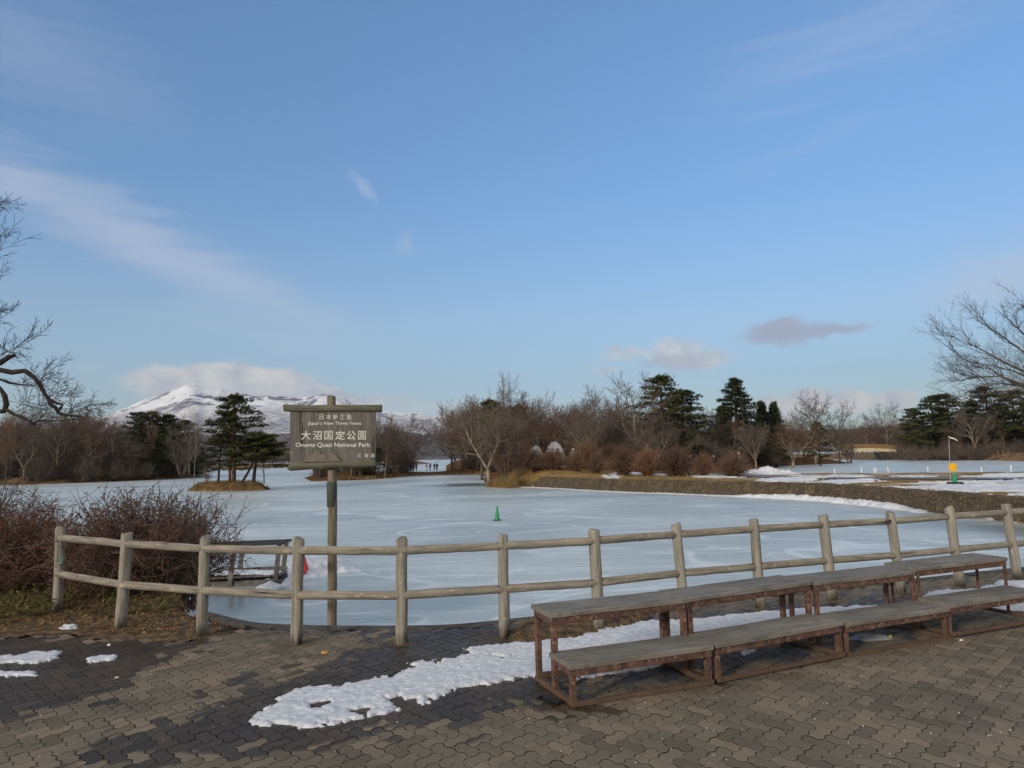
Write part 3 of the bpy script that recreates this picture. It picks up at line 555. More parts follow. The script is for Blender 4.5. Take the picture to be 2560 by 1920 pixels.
# ------------------------------------------------------------------ trees
def rvec(R): 
    v = Vector((R.gauss(0, 1), R.gauss(0, 1), R.gauss(0, 1))); return v.normalized()
def grow(R, out, p, d, L, r, lvl, prm):
    nseg = (7, 6, 5, 4, 3)[min(lvl, 4)]; wig = prm['wig'][min(lvl, 4)]; pts = [p.copy()]; rad = [r]; d = d.normalized()
    endf = prm.get('end', .35)
    for k in range(nseg):
        d = (d + rvec(R)*wig + Vector((0, 0, prm['up'][min(lvl, 4)]))).normalized()
        p = p + d*(L/nseg); pts.append(p.copy()); rad.append(max(prm['rmin'], r*(1-(1-endf)*(k+1)/nseg)))
    out.append((lvl, pts, rad))
    if lvl >= prm['depth']: return
    nc = prm['n'][min(lvl, 4)]; s0 = prm['start'][min(lvl, 4)]; az0 = R.uniform(0, 6.28)
    for c in range(nc):
        f = s0+(1-s0)*(c+R.random()*.8)/nc; f = min(.999, f); x = f*nseg; i = min(nseg-1, int(x)); q = pts[i].lerp(pts[i+1], x-i); rr = rad[i]
        dd = (pts[i+1]-pts[i]).normalized(); o = dd.orthogonal().normalized(); az0 += 2.4+R.uniform(-.5, .5)
        o = Quaternion(dd, az0) @ o; ang = math.radians(R.uniform(*prm['ang'][min(lvl, 4)])); nd = dd*math.cos(ang)+o*math.sin(ang)
        shape = prm['shape'](f) if lvl == 0 else (1.15-.55*f)
        grow(R, out, q, nd, L*prm['len'][min(lvl, 4)]*shape*R.uniform(.75, 1.2), min(rr*.8, r*prm['rr'][min(lvl, 4)])*(1.1-.4*f), lvl+1, prm)
    if lvl >= 1 or prm.get('fork'):       # the tip goes on as a fork
        for s in (0, 1):
            nd = (d+rvec(R)*.45).normalized(); grow(R, out, pts[-1], nd, L*.5, rad[-1], lvl+1, prm)
def tubes(brs, lo, hi, sides=(7, 5, 4, 3, 3, 3)):
    mb = MB()
    for lvl, pts, rad in brs:
        if lo <= lvl <= hi: mb.tube(pts, rad, sides[min(lvl, 5)], cap=(lvl == 0))
    return mb
OAK = dict(depth=4, n=(7, 5, 5, 4), start=(.32, .3, .25, .2), ang=((35, 70), (30, 65), (30, 65), (25, 60)), len=(.62, .55, .5, .5), rr=(.5, .5, .45, .5), wig=(.10, .20, .22, .25, .3), up=(.02, .06, .05, .03, .02), rmin=.0115, shape=lambda f: 1.15-.35*f, fork=True)
SLIM = dict(OAK, n=(12, 5, 4, 4), start=(.28, .25, .2, .2), ang=((28, 50), (28, 50), (30, 55), (25, 50)), len=(.36, .5, .5, .5), up=(.03, .12, .10, .06, .03), shape=lambda f: 1.25-.8*f, wig=(.05, .14, .18, .22, .25))
def bare_tree_mesh(seed, H, kind, r0=None):
    R = random.Random(seed); out = []
    if kind == 'oak': grow(R, out, Vector((0, 0, -.2)), Vector((R.uniform(-.12, .12), R.uniform(-.12, .12), 1)), H*.55, r0 or H*.017, 0, OAK)
    elif kind == 'slim': grow(R, out, Vector((0, 0, -.2)), Vector((R.uniform(-.05, .05), 0, 1)), H*.85, r0 or H*.010, 0, dict(SLIM, end=.2, fork=True))
    elif kind == 'fork':       # short trunk that splits low into two or three arching stems
        b0 = Vector((0, 0, -.2)); top = Vector((R.uniform(-.3, .3), 0, H*.22)); out.append((0, [b0, b0.lerp(top, .5)+Vector((.05, 0, 0)), top], [H*.026, H*.022, H*.02]))
        for s in range(3):
            a = s*2.1+R.uniform(-.4, .4); grow(R, out, top, Vector((math.cos(a)*.6, math.sin(a)*.6, 1)), H*.5, H*.014, 0, dict(OAK, n=(7, 5, 4, 4), start=(.2, .3, .2, .2)))
    elif kind == 'clump':
        for s in range(6):
            a = s*1.05+R.uniform(-.3, .3); o = Vector((math.cos(a)*.35, math.sin(a)*.35, -.2)); grow(R, out, o, Vector((math.cos(a)*.22, math.sin(a)*.22, 1)), H*.75*R.uniform(.7, 1), H*.008, 0, dict(SLIM, n=(8, 4, 4, 3), end=.25, depth=3))
    zmax = max(p.z for _, pts, _ in out for p in pts); s = H/zmax
    out = [(l, [Vector((p.x*s, p.y*s, p.z*s)) for p in pts], rad) for l, pts, rad in out]
    tk = tubes(out, 0, 1); br = tubes(out, 2, 9)
    return tk, br
PROTO = {}
_o = []; grow(random.Random(88), _o, Vector((0, 0, -.2)), Vector((.03, 0, 1)), 9, .09, 0, dict(SLIM, n=(9, 4, 3, 3), start=(.45, .3, .3, .3), depth=3, end=.2, rmin=.008)); _t = tubes(_o, 0, 1); _b = tubes(_o, 2, 9); PROTO['birch'] = (max(p.z for _, q, _ in _o for p in q), [('trunk', mesh('trunk', _t.v, _t.f, M['barkpale'], smooth=True)), ('crown', mesh('crown', _b.v, _b.f, M['twig']))])
for k, (kind, H, sd, bark, tw) in {'oak1': ('oak', 12, 11, 'barkpale', 'twig'), 'oak2': ('oak', 12, 12, 'barkbrown', 'twig'), 'oak3': ('oak', 12, 23, 'barkpale', 'twigred'), 'slim1': ('slim', 12, 31, 'barkbrown', 'twig'), 'slim2': ('slim', 12, 32, 'barkpale', 'twigred'),
                                    'slim3': ('slim', 12, 37, 'barkbrown', 'twigred'), 'fork1': ('fork', 11, 41, 'barkpale', 'twig'), 'fork2': ('fork', 11, 44, 'barkpale', 'twigred'), 'clump1': ('clump', 9, 51, 'barkbrown', 'twigred'), 'clump2': ('clump', 9, 53, 'barkbrown', 'twig')}.items():
    tk, br = bare_tree_mesh(sd, H, kind); PROTO[k] = (H, [('trunk', mesh('trunk', tk.v, tk.f, M[bark], smooth=True)), ('crown', mesh('crown', br.v, br.f, M[tw]))])
def blade(mb, p, d, L, wd):
    s = d.cross(Vector((0, 0, 1)));
    if s.length < .1: s = Vector((1, 0, 0))
    s = s.normalized()*wd; mb.v += [tuple(p-s), tuple(p+s), tuple(p+d*L)]; k = len(mb.v); mb.f.append((k-3, k-2, k-1)); mb.i.append(0)
def pad(R, mb, c, rx, rz, n, L=.32, wd=.045):     # a flat cloud of needle tufts
    for _ in range(n):
        a = R.uniform(0, 6.28); r = math.sqrt(R.random()); q = c+Vector((math.cos(a)*r*rx, math.sin(a)*r*rx, (R.random()-.35)*rz*1.7*(1.25-r)))
        for k in range(9):
            d = Vector((R.gauss(0, 1), R.gauss(0, 1), abs(R.gauss(.5, .5)))).normalized(); blade(mb, q, d, L*R.uniform(.6, 1.1), wd)
def pine_mesh(seed, H, lean=0.0, spread=.34, start=.4, nbr=34, top=1.0):
    R = random.Random(seed); tk = MB(); fo = MB(); pts = []; rad = []; n = 9
    for k in range(n+1):
        f = k/n; pts.append(Vector((lean*H*f**.8+R.gauss(0, .04)*H*.1*f, R.gauss(0, .03)*H*.1*f, H*.97*f-.2*(1-f)))); rad.append(H*.019*(1-.8*f)+.02)
    tk.tube(pts, rad, 7)
    for k in range(nbr):
        f = start+(1-start)*(k+.5)/nbr; x = f*n; i = min(n-1, int(x)); p = pts[i].lerp(pts[i+1], x-i); az = k*2.4+R.uniform(-.4, .4)
        prof = (1-((f-start)/(1-start))**1.6)*.75+.25 if f < .97 else .15
        L = H*spread*prof*R.uniform(.55, 1.1); d = Vector((math.cos(az), math.sin(az), R.uniform(-.05, .28))); q = [p]; r = []
        for s in range(4): q.append(q[-1]+(d+rvec(R)*.12)*(L/4))
        tk.tube(q, [.012*H*(1-f*.6)*.5*(1-.8*s/4)+.008 for s in range(5)], 4, False)
        for s in range(2, 5):
            pad(R, fo, q[s]+Vector((0, 0, .1)), H*.055*R.uniform(.8, 1.4)*(.7+.3*prof), H*.03, int(13*R.uniform(.7, 1.3)))
            if s >= 3:
                sd = q[s]+Vector((-math.sin(az), math.cos(az), .1))*R.uniform(-.09, .09)*H; tk.tube([q[s-1], sd], [.012, .006], 3, False); pad(R, fo, sd, H*.055, H*.03, 9)
    for k in range(5): pad(R, fo, pts[-1]+Vector((R.gauss(0, .02)*H, R.gauss(0, .02)*H, -k*.02*H)), H*.05*(1+k*.35), H*.035, 12)
    return tk, fo
def spruce_mesh(seed, H, wd=.26):
    R = random.Random(seed); tk = MB(); fo = MB(); tk.tube([Vector((0, 0, -.2)), Vector((.03*H*.1, 0, H*.5)), Vector((0, 0, H))], [H*.018, H*.01, .02], 7)
    n = 130
    for k in range(n):
        f = .12+.86*k/n; z = H*f; az = k*2.4+R.uniform(-.4, .4); L = H*wd*(1-f)**.8*R.uniform(.6, 1.15)+.15; d = Vector((math.cos(az), math.sin(az), R.uniform(-.12, .25)-.1*(1-f)))
        e = Vector((0, 0, z))+d*L; tk.tube([Vector((0, 0, z)), e], [.02+.02*(1-f), .01], 3, False)
        m_ = int(6+L*10)
        for s in range(m_):
            q = Vector((0, 0, z)).lerp(e, .25+.8*(s+.5)/m_)+rvec(R)*.10
            for c in range(10):
                dd = (d*.5+rvec(R)*.8+Vector((0, 0, -.12))).normalized(); blade(fo, q, dd, .40*R.uniform(.6, 1.1), .05)
    return tk, fo
for k, (fn, H, bark, nd) in {'pine1': (lambda: pine_mesh(61, 9), 9, 'barkred', 'needle'), 'pine2': (lambda: pine_mesh(62, 9, .05, .42, .3, 40), 9, 'barkdark', 'needle'), 'pine3': (lambda: pine_mesh(63, 9, -.04, .36, .25, 44), 9, 'barkdark', 'needle2'), 'pine4': (lambda: pine_mesh(64, 9, .0, .30, .5, 30), 9, 'barkred', 'needle2'),
                             'lean': (lambda: pine_mesh(65, 5, .42, .5, .45, 26), 5, 'barkdark', 'needle'), 'spruce1': (lambda: spruce_mesh(71, 12), 12, 'barkdark', 'needle2'), 'spruce2': (lambda: spruce_mesh(72, 9, .2), 9, 'barkdark', 'needle2')}.items():
    tk, fo = fn(); PROTO[k] = (H, [('trunk', mesh('trunk', tk.v, tk.f, M[bark], smooth=True)), ('crown', mesh('crown', fo.v, fo.f, M[nd]))])
def shrub_mesh(seed, H, Rr, n=90, leaf=0, tw='twigred', rmin=.006, spreadlow=True, near=False):
    R = random.Random(seed); mb = MB(); lf = MB()
    for k in range(n):
        a = R.uniform(0, 6.28); el = R.uniform(.15, 1.45) if spreadlow else R.uniform(.7, 1.5); d = Vector((math.cos(a)*math.cos(el), math.sin(a)*math.cos(el), math.sin(el)))
        T = Vector((d.x*Rr, d.y*Rr, (d.z**.6 if near else d.z)*H))*R.uniform(.72 if near else .8, .97 if near else 1.05); s = Vector((R.gauss(0, .12)*Rr, R.gauss(0, .12)*Rr, -.05)); mid = s.lerp(T, .45)+Vector((0, 0, .12*H))+rvec(R)*.04*H
        mb.tube([s, mid, T], [rmin*2.6, rmin*1.8, rmin], 3, False)
        for j in range(15 if near else 9):
            f = R.uniform(.3, 1); q = (s.lerp(mid, f*2) if f < .5 else mid.lerp(T, f*2-1)); e = q+((rvec(R)*1.3+d*.25) if near else (rvec(R)+d*.8+Vector((0, 0, .3))))*R.uniform(.1, .26)*H*(.62 if near else 1); mb.tube([q, q.lerp(e, .5)+rvec(R)*.02, e], [rmin*1.2, rmin, rmin*.6], 3, False)
            for i in range(leaf):
                c = q.lerp(e, R.random())+rvec(R)*.02; u = rvec(R); v = u.orthogonal().normalized(); z = .016*R.uniform(.6, 1.5); lf.add([c-u*z, c+v*z*.5, c+u*z, c-v*z*.5], [(0, 1, 2, 3)])
    return mb, lf
for k, (H, Rr, n, tw) in {'bush1': (2.0, 1.35, 190, 'twigbush'), 'bush2': (2.0, 1.25, 190, 'twigred'), 'scrub1': (2.4, 1.8, 70, 'twig'), 'scrub2': (2.4, 1.6, 70, 'twig')}.items():
    mb, _ = shrub_mesh(len(k)+n+ord(k[-1]), H, Rr, n, rmin=.009); PROTO[k] = (H, [('branches', mesh('branches', mb.v, mb.f, M[tw]))])

USED = set()
def put_tree(key, name, x, y, z, H, label, cat='tree', group=None, rz=None, wide=1.0, R=random.Random(99)):
    H0, parts = PROTO[key]; s = H/H0; rz = R.uniform(0, 6.28) if rz is None else rz
    if len(parts) == 1:
        o = obj(name, parts[0][1], loc=(x, y, z)); o.scale = (s*wide, s*wide, s); o.rotation_euler = (0, 0, rz); return tag(o, label, cat, group)
    e = empty(name, (x, y, z), label, cat, group, rz); e.scale = (s*wide, s*wide, s)
    for nm, me in parts: obj(nm, me, e)
    return e
def treepx(key, name, px, by, ty, gz, label, hf=None, d=None, **k):
    # base at pixel (px, by) on level gz (or at distance d), top at pixel row ty
    b0 = G(px, by, gz) if d is None else AT(px, by, d)
    if hf is not None: b0.z = float(hf(b0.x, b0.y))
    elif d is not None: b0.z = gz
    T = AT(px, ty, b0.y); return put_tree(key, name, b0.x, b0.y, b0.z-.05, T.z-b0.z, label, **k)
I1 = ICE+.8
hm = lambda x, y: float(HM(x, y))
# islet
isl = lambda x, y: ICE+.7
treepx('birch', 'birch', 485, 1224, 1000, 0, 'pale thin birch at the left tip of the pine islet', d=68.3, hf=isl, rz=1.0, wide=.8)
treepx('pine1', 'pine_tree', 584, 1212, 986, 0, 'tallest pine on the small islet, in the middle of it', d=69, hf=isl, rz=.6, wide=1.25)
treepx('pine4', 'pine_tree', 574, 1212, 1030, 0, 'slimmer pale trunked pine just left of the tallest islet pine', d=69.2, hf=isl, rz=2.2)
treepx('pine3', 'pine_tree', 545, 1212, 1085, 0, 'short dark pine on the left half of the islet', d=69.6, hf=isl, rz=4, wide=1.2)
treepx('lean', 'pine_tree', 598, 1212, 1088, 0, 'low dark pine leaning right over the ice from the islet', d=68.6, hf=isl, rz=-.15, wide=1.35)
treepx('pine2', 'pine_tree', 632, 1214, 1090, 0, 'small red trunked pine at the right tip of the islet', d=68.2, hf=isl, rz=.3, wide=2.0)
treepx('slim1', 'bare_tree', 660, 1210, 1040, 0, 'leafless slender tree behind the pines of the islet', d=69.4, hf=isl, rz=.3, cat='tree')
treepx('clump1', 'shrub', 518, 1214, 1150, 0, 'tangle of thin leafless stems on the left part of the islet', d=69.2, hf=isl, cat='shrub')
# left woods
RL = random.Random(5)
spec = [(60, 'fork1', 108, 1060, 'pale forked bare tree near the left end of the left woods'), (140, 'oak1', 110, 1035, 'broad bare tree with pale trunk at the shore left of the wood pines'), (222, 'fork2', 112, 1075, 'bright slender forked trunk leaning right on the left shore'), (190, 'slim2', 112, 1050, 'pale straight bare trunk at the shore of the left woods'), (95, 'slim1', 112, 1010, 'tall thin dark bare tree at the far left of the left woods'), (335, 'slim2', 117, 1110, 'thin pale leaning trunk in front of the dark pines on the left shore'), (285, 'oak3', 118, 1040, 'wide reddish bare crown just left of the dark pines'), (15, 'slim3', 104, 1020, 'thin bare tree cut by the left picture edge on the far shore')]
for px, k, d, ty, lab in spec: treepx(k, 'bare_tree', px, 1200, ty, ICE+.8, lab, d=d)
for px, k, d, ty, lab in [(352, 'pine3', 124, 1030, 'dark pine with flat tiers, left of the pine group on the left shore'), (385, 'pine2', 127, 1028, 'dark pine in the middle of the pine group on the left shore'), (420, 'pine4', 129, 1036, 'dark pine right of centre in the pine group on the left shore'), (452, 'pine3', 131, 1050, 'lower dark pine towards the right of the pine group'), (400, 'pine2', 122, 1085, 'low broad dark pine at the water in front of the pine group'), (480, 'pine3', 132, 1085, 'lowest dark pine at the right end of the left woods'), (435, 'pine2', 125, 1105, 'short spreading dark pine overhanging the ice on the left shore'), (375, 'pine3', 120, 1120, 'short dark conifer low at the water under the pine group')]:
    treepx(k, 'pine_tree', px, 1195, ty, ICE+.9, lab, d=d, wide=1.15)
for k in range(70):
    px = RL.uniform(-160, 520); d = RL.uniform(109, 140)+max(0, (px-150)/30); 
    if px > 480 and d < 133: continue
    ty = RL.uniform(1012, 1070) if px < 330 else RL.uniform(1030, 1085)
    treepx(RL.choice(['oak2', 'slim1', 'slim3', 'clump1', 'clump2', 'oak3', 'slim2', 'oak1']), 'bare_tree', px, 1200, ty, ICE+.9, 'leafless grey brown tree crowded in the woods on the left shore', d=d, group='crowded bare trees of the left shore woods', wide=RL.uniform(1.0, 1.6))
for k in range(46):
    px = RL.uniform(-200, 525); d = RL.uniform(106.5, 116)+max(0, (px-150)/22)
    x = AT(px, 1200, d); put_tree(RL.choice(['scrub1', 'scrub2']), 'brushwood', x.x, x.y, ICE+.5, RL.uniform(1.6, 3.4), 'low brown leafless brush along the shore of the left woods', 'brushwood', 'brush at the left woods shore')
for k in range(34):
    px = RL.uniform(-200, 520); d = RL.uniform(122, 142)
    x = AT(px, 1200, d); put_tree(RL.choice(['scrub1', 'scrub2']), 'brushwood', x.x, x.y, ICE+.6, RL.uniform(3.0, 4.6), 'tall brown brush between the trunks of the left woods', 'brushwood', 'inner brush of the left woods', wide=1.5)
# far northern shore seen past the islet
for k in range(14):
    px = RL.uniform(520, 800); treepx(RL.choice(['oak2', 'slim1', 'oak3', 'oak1']), 'bare_tree', px, 1170, RL.uniform(1095, 1130), ICE+1, 'distant violet grey bare tree on the north bank beyond the islet', d=RL.uniform(302, 330), group='bare trees on the distant north bank', wide=2.0)
# middle woods (behind the sign)
mw = [(800, 'slim1', 99, 1060, 'bare tree behind the left edge of the sign board'), (835, 'oak2', 101, 1005, 'tall bare tree rising behind the sign post top'), (900, 'oak1', 100, 1010, 'bare tree with fine crown just right of the sign post top'), (962, 'slim2', 99, 1075, 'pale leaning trunk at the shore right of the sign'), (985, 'oak2', 104, 1032, 'tall dark bare tree right of the sign board'), (1010, 'clump2', 110, 1085, 'multi stemmed bare tree at the right tip of the middle woods'), (945, 'oak3', 106, 1045, 'reddish bare tree close to the right edge of the sign board'), (878, 'slim2', 97, 1090, 'thin pale trunk seen below the sign board'), (1030, 'clump1', 112, 1110, 'low leaning bare clump at the gap')]
for px, k, d, ty, lab in mw: treepx(k, 'bare_tree', px, 1195, ty, ICE+.7, lab, d=d, hf=hm)
for k in range(20):
    px = RL.uniform(785, 1020); d = RL.uniform(98, 132) if px < 960 else RL.uniform(108, 132)
    treepx(RL.choice(['oak2', 'slim1', 'slim3', 'clump1', 'clump2']), 'bare_tree', px, 1195, RL.uniform(1025, 1080), ICE+.7, 'leafless tree massed in the small woods behind the sign', d=d, hf=hm, group='massed bare trees behind the sign', wide=1.25)
treepx('pine3', 'pine_tree', 935, 1195, 1120, ICE+.7, 'low dark evergreen behind the lower right corner of the sign', d=100, hf=hm, wide=1.5)
treepx('pine2', 'pine_tree', 905, 1195, 1150, ICE+.7, 'squat dark evergreen under the sign board', d=98, hf=hm, wide=1.8)
for k in range(26):
    px = RL.uniform(785, 1020); d = RL.uniform(96, 112) if px < 930 else RL.uniform(106, 118)
    x = AT(px, 1200, d); put_tree(RL.choice(['scrub1', 'scrub2']), 'brushwood', x.x, x.y, hm(x.x, x.y)-.1, RL.uniform(1.2, 2.6), 'low brown brush on the shore of the small woods behind the sign', 'brushwood', 'brush behind the sign')
# the clump at the corner of the bank
treepx('fork1', 'bare_tree', 1222, 1213, 1003, ICE+.4, 'pale stout trunk forking above the ice at the corner of the bank', d=66.2, hf=hm, rz=.4, wide=1.2)
treepx('oak2', 'bare_tree', 1205, 1200, 985, ICE+.4, 'wide bare crown just behind the forked trunk at the corner', d=84, hf=hm, wide=1.2)
treepx('slim3', 'bare_tree', 1300, 1200, 975, ICE+.4, 'brown many twigged tree right behind the stem clusters', d=84, hf=hm, wide=1.6)
treepx('oak2', 'bare_tree', 1345, 1200, 1000, ICE+.4, 'grey bare crown left above the dome tents', d=92, hf=hm, wide=1.1)
treepx('slim1', 'bare_tree', 1170, 1190, 1000, ICE+.4, 'thin leafless tree at the right rim of the gap', d=118, hf=hm, wide=1.5)
treepx('clump1', 'bare_tree', 1262, 1213, 1050, ICE+.4, 'cluster of thin brown stems right of the pale forked trunk', d=65, hf=hm)
treepx('clump2', 'bare_tree', 1290, 1213, 1062, ICE+.4, 'second cluster of thin stems above the start of the stone wall', d=64.8, hf=hm)
treepx('slim1', 'bare_tree', 1245, 1213, 1035, ICE+.4, 'slender bare tree between forked trunk and stem cluster', d=66, hf=hm)
treepx('slim2', 'bare_tree', 1308, 1205, 1090, ICE+.8, 'thin curved pale sapling beside the end of the wall', d=64.5, hf=hm)
# right woods, named trees
rw = [(1262, 'oak2', 92, 922, 'tall narrow bare tree with domed crown, highest left of the dome tents', .75), (1130, 'oak2', 122, 1010, 'wide bare crown on the right side of the gap', 1.2), (1195, 'oak3', 116, 985, 'bare crown just left of the tall domed bare tree', 1.0),
      (1365, 'slim2', 98, 972, 'curved thin bare tree standing alone above the dome tents', .7), (1482, 'oak2', 100, 955, 'rounded fine twigged bare crown left of the broad old tree', .95), (1590, 'oak1', 88, 925, 'broadest old bare tree with twisting pale limbs left of the tiered pine', 1.25),
      (1400, 'fork2', 90, 1040, 'bare tree right above the white dome tent', 1), (1475, 'fork1', 82, 1035, 'pale forked bare trunk behind the bushes in the middle of the bank', 1), (1640, 'fork1', 78, 1060, 'low wide pale tree with two arching limbs behind the bushes', 1.3),
      (1735, 'slim1', 100, 985, 'thin bare tree right of the tiered pine', .8), (1775, 'oak2', 108, 1010, 'fine bare crown between pine and spruce', 1), (1890, 'fork1', 92, 1050, 'pale Y shaped bare trunk behind the snow mound', .9), (1983, 'fork2', 112, 1045, 'stout pale forked tree right of the snow mound', 1.3),
      (2040, 'oak1', 132, 970, 'bare tree with arched open crown highest between spruce and bridge', 1.2), (2100, 'oak2', 134, 1000, 'dense fine bare crown left of the bridge', 1.2), (1950, 'oak3', 125, 1015, 'brownish bare crown behind the stout forked tree', 1), (1835, 'oak3', 104, 1040, 'bare tree low in front of the spruce', 1),
      (2125, 'clump2', 137, 1075, 'bare thicket tree at the left end of the bridge', 1.4), (1320, 'oak3', 96, 1020, 'reddish bare crown behind the stem clusters', 1.1), (1430, 'oak3', 104, 1000, 'reddish brown bare crown above the red bush', 1.1), (1540, 'oak2', 112, 1010, 'greyish bare crown behind the broad old tree', 1.1)]
for px, k, d, ty, lab, wd in rw: treepx(k, 'bare_tree', px, 1165, ty, ICE+.9, lab, d=d, hf=hm, wide=wd)
for px, k, d, ty, lab, wd in [(1660, 'pine1', 92, 938, 'tall pine with dark flat tiers right of the broad old bare tree', 1.15), (1705, 'pine3', 94, 975, 'shorter tiered pine with rising branch tips right of the tall pine', 1.3), (1690, 'pine2', 90, 1060, 'low yellowish pine under the tall tiered pines', 1.2), (1235, 'pine2', 112, 1000, 'olive green pine top behind the tall domed bare tree', 1.1), (1300, 'pine1', 110, 1012, 'olive pine half hidden among bare trees left of the dome', 1.1),
                             (1380, 'pine3', 100, 1065, 'round dark evergreen directly above the white dome tent', 1.2), (1748, 'pine3', 84, 1110, 'low spreading dark conifer behind the walkers', 2.2), (2052, 'pine3', 120, 1055, 'dark narrow conifer standing left of the bridge', .9), (1560, 'pine2', 118, 1040, 'greyish pine deep behind the broad old bare tree', 1.1)]:
    treepx(k, 'pine_tree', px, 1165, ty, ICE+.9, lab, d=d, hf=hm, wide=wd)
for px, k, d, ty, lab, wd in [(1847, 'spruce1', 112, 940, 'tall conical dark spruce standing above the woods', 1.75), (1912, 'spruce2', 122, 1000, 'small pointed spruce right of the tall spruce', 1.2), (1942, 'spruce2', 124, 1002, 'second small pointed spruce, nearer the bridge', 1.2), (1812, 'spruce2', 118, 1010, 'short spruce at the left foot of the tall spruce', 1.6)]:
    treepx(k, 'spruce_tree', px, 1165, ty, ICE+.9, lab, d=d, hf=hm, wide=wd)
for k in range(102):
    px = RL.uniform(1120, 2125); d = RL.uniform(86, 160) if 1330 < px < 1850 else RL.uniform(118, 165)
    if px < 1330: d = RL.uniform(108, 160)
    b_ = AT(px, 1165, d)
    if float(sdf(b_.x, b_.y, MAIN)) < 1: continue
    ty = RL.uniform(988, 1050)+(22 if px > 1750 else 0)
    treepx(RL.choice(['oak2', 'slim1', 'slim3', 'clump1', 'clump2', 'oak3', 'slim2', 'oak1', 'slim3']), 'bare_tree', px, 1165, ty, ICE+.9, 'leafless brown tree packed in the woods behind the bank', d=d, hf=hm, group='packed bare trees behind the bank', wide=RL.uniform(1.0, 1.6))
for k in range(105):
    px = RL.uniform(1115, 2125); d = RL.uniform(84, 112) if px > 1400 else RL.uniform(82, 120)
    if px > 1860: d = RL.uniform(112, 136)
    b_ = AT(px, 1165, d)
    if float(sdf(b_.x, b_.y, MAIN)) < .8 or (1300 < px < 1455 and d < 92): continue
    put_tree(RL.choice(['scrub1', 'scrub2']), 'brushwood', b_.x, b_.y, hm(b_.x, b_.y)-.1, RL.uniform(1.8, 3.8), 'brown leafless undergrowth shrub along the foot of the right woods', 'brushwood', 'undergrowth of the right woods')
# right shore beyond the bridge
for px, k, d, ty, lab, wd in [(2295, 'pine3', 158, 1020, 'dark pine nearest the right end of the bridge', 1.15), (2335, 'pine2', 154, 988, 'dark pine with pointed tiers right of the bridge', 1.2), (2385, 'pine3', 152, 984, 'dark pine left of the pale bare trees on the right shore', 1.2), (2300, 'pine2', 150, 1075, 'low dark pine spreading over the ice right of the bridge', 1.4), (2440, 'pine4', 160, 1000, 'pine partly hidden behind the pale bare trees', 1.1),
                             (2485, 'pine3', 150, 966, 'tallest broad dark pine near the right picture edge', 1.35), (2540, 'pine2', 148, 975, 'dark pine with dense crown at the right picture edge', 1.3), (2600, 'pine3', 150, 985, 'dark pine cut by the right picture edge', 1.3), (2360, 'pine3', 164, 1030, 'dark pine behind the right shore pines', 1.3), (2510, 'pine2', 156, 1010, 'dark pine between the two broad crowns at right', 1.3)]:
    treepx(k, 'pine_tree', px, 1150, ty, ICE+1, lab, d=d, wide=wd)
for px, k, d, ty, lab, wd in [(2440, 'fork1', 144, 1012, 'group of pale bare trunks rising on the right shore', 1.1), (2470, 'slim2', 142, 1040, 'pale thin bare trunk right of the pale trunk group', 1), (2515, 'slim2', 140, 1060, 'single pale slanting trunk before the dark pines at right', 1), (2400, 'slim2', 146, 1060, 'thin pale trunk left of the pale trunk group', 1), (2222, 'oak1', 232, 1003, 'round bare crown against the sky behind the bridge', 1.25), (2190, 'oak2', 240, 1035, 'smaller bare crown behind the left part of the bridge', 1.3)]:
    treepx(k, 'bare_tree', px, 1150, ty, ICE+1, lab, d=d, wide=wd)
for k in range(36):
    px = RL.uniform(2250, 2640); d = RL.uniform(148, 185); 
    treepx(RL.choice(['oak2', 'slim1', 'slim3', 'clump1', 'clump2', 'oak3']), 'bare_tree', px, 1150, RL.uniform(1020, 1070), ICE+1, 'leafless tree packed among the pines of the right shore', d=d, group='bare trees among the right shore pines', wide=1.3)
for k in range(22):
    px = RL.uniform(2075, 2290); treepx(RL.choice(['oak2', 'slim1', 'oak3']), 'bare_tree', px, 1150, RL.uniform(1045, 1080), ICE+1, 'distant leafless tree beyond the little bridge', d=RL.uniform(225, 260), group='bare trees beyond the bridge', wide=1.9)
for k in range(40):
    px = RL.uniform(2245, 2800); d = RL.uniform(137, 150)+max(0, 2300-px)*.2
    b_ = AT(px, 1150, d); put_tree(RL.choice(['scrub1', 'scrub2']), 'brushwood', b_.x, b_.y, ICE+.4, RL.uniform(1.6, 3.2), 'brown brush along the ice on the right shore', 'brushwood', 'brush on the right shore')
for k in range(26):
    px = RL.uniform(2250, 2750); b_ = AT(px, 1150, RL.uniform(170, 195)); put_tree(RL.choice(['scrub1', 'scrub2']), 'brushwood', b_.x, b_.y, ICE+1, RL.uniform(4.0, 6.0), 'tall brown brush behind the trunks of the right shore', 'brushwood', 'inner brush of the right shore', wide=1.6)
